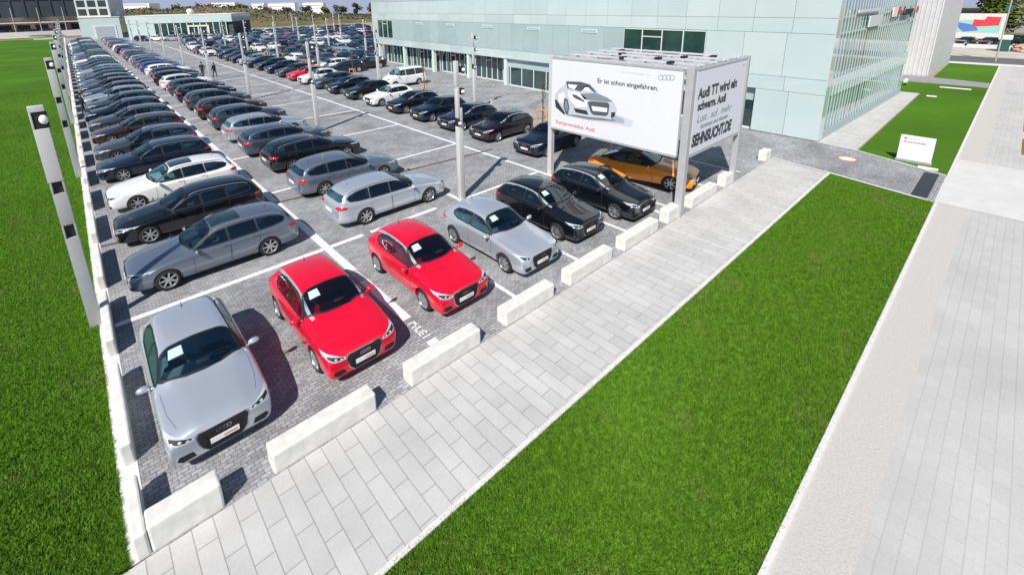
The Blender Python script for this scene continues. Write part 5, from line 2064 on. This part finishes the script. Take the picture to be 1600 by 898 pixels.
# ---------------------------------------------------------------- banner and objects beyond the cross road
bn = thing('colourful_site_banner', 'wide white banner with green, blue and red shapes beyond the cross road', 'banner', (104.5, 7.6, 0), 0)
bm = bmesh.new()
box(bm, 0, .25, -5.6, 4.2, .8, 4.5)
bmobj('panel', bm, M['concrete'], bn)
for y in (-5.2, -1, 3.4):
    bm = bmesh.new()
    box(bm, .26, .46, y, y + .2, 0, 4.4)
    bmobj('post', bm, M['galv'], bn)
def bshape(pts, col, l):
    bm = bmesh.new()
    bm.faces.new([bm.verts.new((-.004 * l, y, .8 + (z - 2.6) * .86)) for y, z in pts])
    bmobj('print', bm, simple('banner_ink', col, .6), bn)
bshape([(-5.2, 3.6), (-5.2, 5.8), (3.9, 5.8), (3.9, 3.6)], (.30, .62, .55), 1)
bshape([(2.4, 3.7), (1.0, 3.7), (2.6, 5.7), (3.6, 5.7)], (.82, .84, .84), 2)
bshape([(.6, 3.7), (-.6, 3.7), (.9, 5.7), (2.0, 5.7)], (.82, .84, .84), 2)
bshape([(-1.4, 3.7), (-3.0, 4.0), (-2.6, 4.9), (.2, 5.6)], (.10, .20, .55), 2)
bshape([(-2.2, 4.6), (-5.0, 4.9), (-5.1, 6.3), (-3.6, 6.4), (-3.4, 5.8), (-2.3, 5.9)], (.72, .05, .07), 3)
bm = bmesh.new()
box(bm, 0, .3, -20, 26, 0, .55)
tag(bmobj('boundary_wall', bm, M['kerb'], loc=(96.5, 0, 0)), 'low pale wall running beyond the cross road at the right', 'wall')
t = thing('dark_roofed_building', 'low dark roofed building behind the colourful banner', 'building', (135, 4, 0))
bm = bmesh.new()
box(bm, 0, 20, -6, 16, -3, 3.7)
bmobj('wall', bm, M['greystone'], t)
bm = bmesh.new()
box(bm, -.5, 20.5, -6.5, 16.5, 3.7, 4.0)
bmobj('roof', bm, M['dark'], t)
t = thing('street_sign_post', 'thin street pole with small sign at the corner of the far lawn', 'sign post', (79.6, 1.5, 0))
bm = bmesh.new()
tube(bm, [(0, 0, 0), (0, 0, 7.4)], .07, 8)
bmobj('pole', bm, M['galv'], t)
bm = bmesh.new()
box(bm, -.05, .05, -.3, .3, 5.6, 6.2)
bmobj('sign_plate', bm, simple('sign_green', (.03, .12, .08), .5), t)
t = thing('litter_container', 'small white and dark green container beside the road under the large tree', 'container', (93.5, 1.4, 0))
bm = bmesh.new()
box(bm, -.6, .6, -.55, .55, 0, 1.5, 0, .05)
bmobj('bin', bm, simple('bin_green', (.02, .09, .07), .5), t)
bm = bmesh.new()
box(bm, -.7, .7, -.65, .65, 1.52, 2.1, 0, .1)
bmobj('lid', bm, M['concrete'], t)
for k, (x, y, s, c, lb) in enumerate(((94.0, -.6, 1.3, (.5, .32, .24), 'reddish boulder heap near the container under the large tree'), (112, -4.5, 1.0, (.75, .45, .05), 'yellow orange heap behind the large tree'))):
    rnd = random.Random(k)
    bm = bmesh.new()
    bmesh.ops.create_icosphere(bm, subdivisions=3, radius=s)
    for v in bm.verts:
        v.co *= 1 + .25 * noise.noise(v.co * 2)
        v.co.z *= .55
    tag(bmobj('rubble_heap', bm, simple('heap', c, .9, var=.3, scale=3), loc=(x, y, .3)), lb, 'heap')

# ---------------------------------------------------------------- people
def person(x, y, rz, label, coat, legs, pose=0.0):
    t = thing('person', label, 'person', (x, y, 0.01), rz)
    J = [((0, 0, .95), .14), ((0, 0, 1.12), .13), ((0, 0, 1.32), .16), ((0, 0, 1.46), .085), ((0, 0, 1.56), .065), ((0.01, 0, 1.66), .095), ((0.01, 0, 1.75), .085)]
    Eg = [(0, 1), (1, 2), (2, 3), (3, 4), (4, 5), (5, 6)]
    for s in (-1, 1):
        b = len(J)
        J += [((0, s * .19, 1.42), .062), ((.03, s * .25, 1.16), .05), ((.10 + pose * .1, s * .25, .93), .04), ((.13 + pose * .1, s * .25, .84), .042)]
        Eg += [(2, b), (b, b + 1), (b + 1, b + 2), (b + 2, b + 3)]
        b = len(J)
        st = s * .12
        J += [((st * .3, s * .09, .88), .095), ((st * .9, s * .10, .50), .065), ((st * 1.2, s * .10, .10), .045), ((st * 1.2 + .13, s * .11, .04), .038)]
        Eg += [(0, b), (b, b + 1), (b + 1, b + 2), (b + 2, b + 3)]
    me = bpy.data.meshes.new('body')
    me.from_pydata([j[0] for j in J], Eg, [])
    o = bpy.data.objects.new('body', me)
    COL.objects.link(o)
    md = o.modifiers.new('k', 'SKIN')
    for i, j in enumerate(J):
        me.skin_vertices[0].data[i].radius = (j[1], j[1])
    me.skin_vertices[0].data[0].use_root = True
    o.modifiers.new('s', 'SUBSURF').levels = 1
    dg = bpy.context.evaluated_depsgraph_get()
    dg.update()
    m2 = bpy.data.meshes.new_from_object(o.evaluated_get(dg))
    bpy.data.objects.remove(o)
    for mm in (coat, legs, M['skin'], M['dark']):
        m2.materials.append(mm)
    for p in m2.polygons:
        c = p.center
        p.use_smooth = True
        p.material_index = 3 if c.z < .10 or (c.z > 1.68 and c.x < .05) else 1 if c.z < .92 and abs(c.y) < .2 else 2 if c.z > 1.52 or c.z < .9 else 0
    link('body', m2, t)
    bm = bmesh.new()
    bmesh.ops.create_uvsphere(bm, u_segments=12, v_segments=8, radius=.105)
    for v in bm.verts:
        v.co = Vector((v.co.x - .02, v.co.y, v.co.z * 1.05 + 1.725))
    bmobj('hair', bm, M['dark'], t, smooth=True)


M['skin'] = simple('skin', (0.50, 0.30, 0.22), 0.6)
blk = simple('black_coat', (0.012, 0.012, 0.015), .8)
jn = simple('dark_trousers', (0.02, 0.025, 0.04), .8)
person(-.10, 46.9, .4, 'person in a black coat standing at the noses of the left row', blk, jn)
person(11.2, 62.6, 1.2, 'person in dark clothes walking beside the second row, left of the pair', blk, jn, 1)
person(12.1, 60.9, 2.2, 'person in dark clothes walking beside the second row, right of the pair', simple('navy_coat', (0.015, 0.02, 0.04), .8), jn, 1)
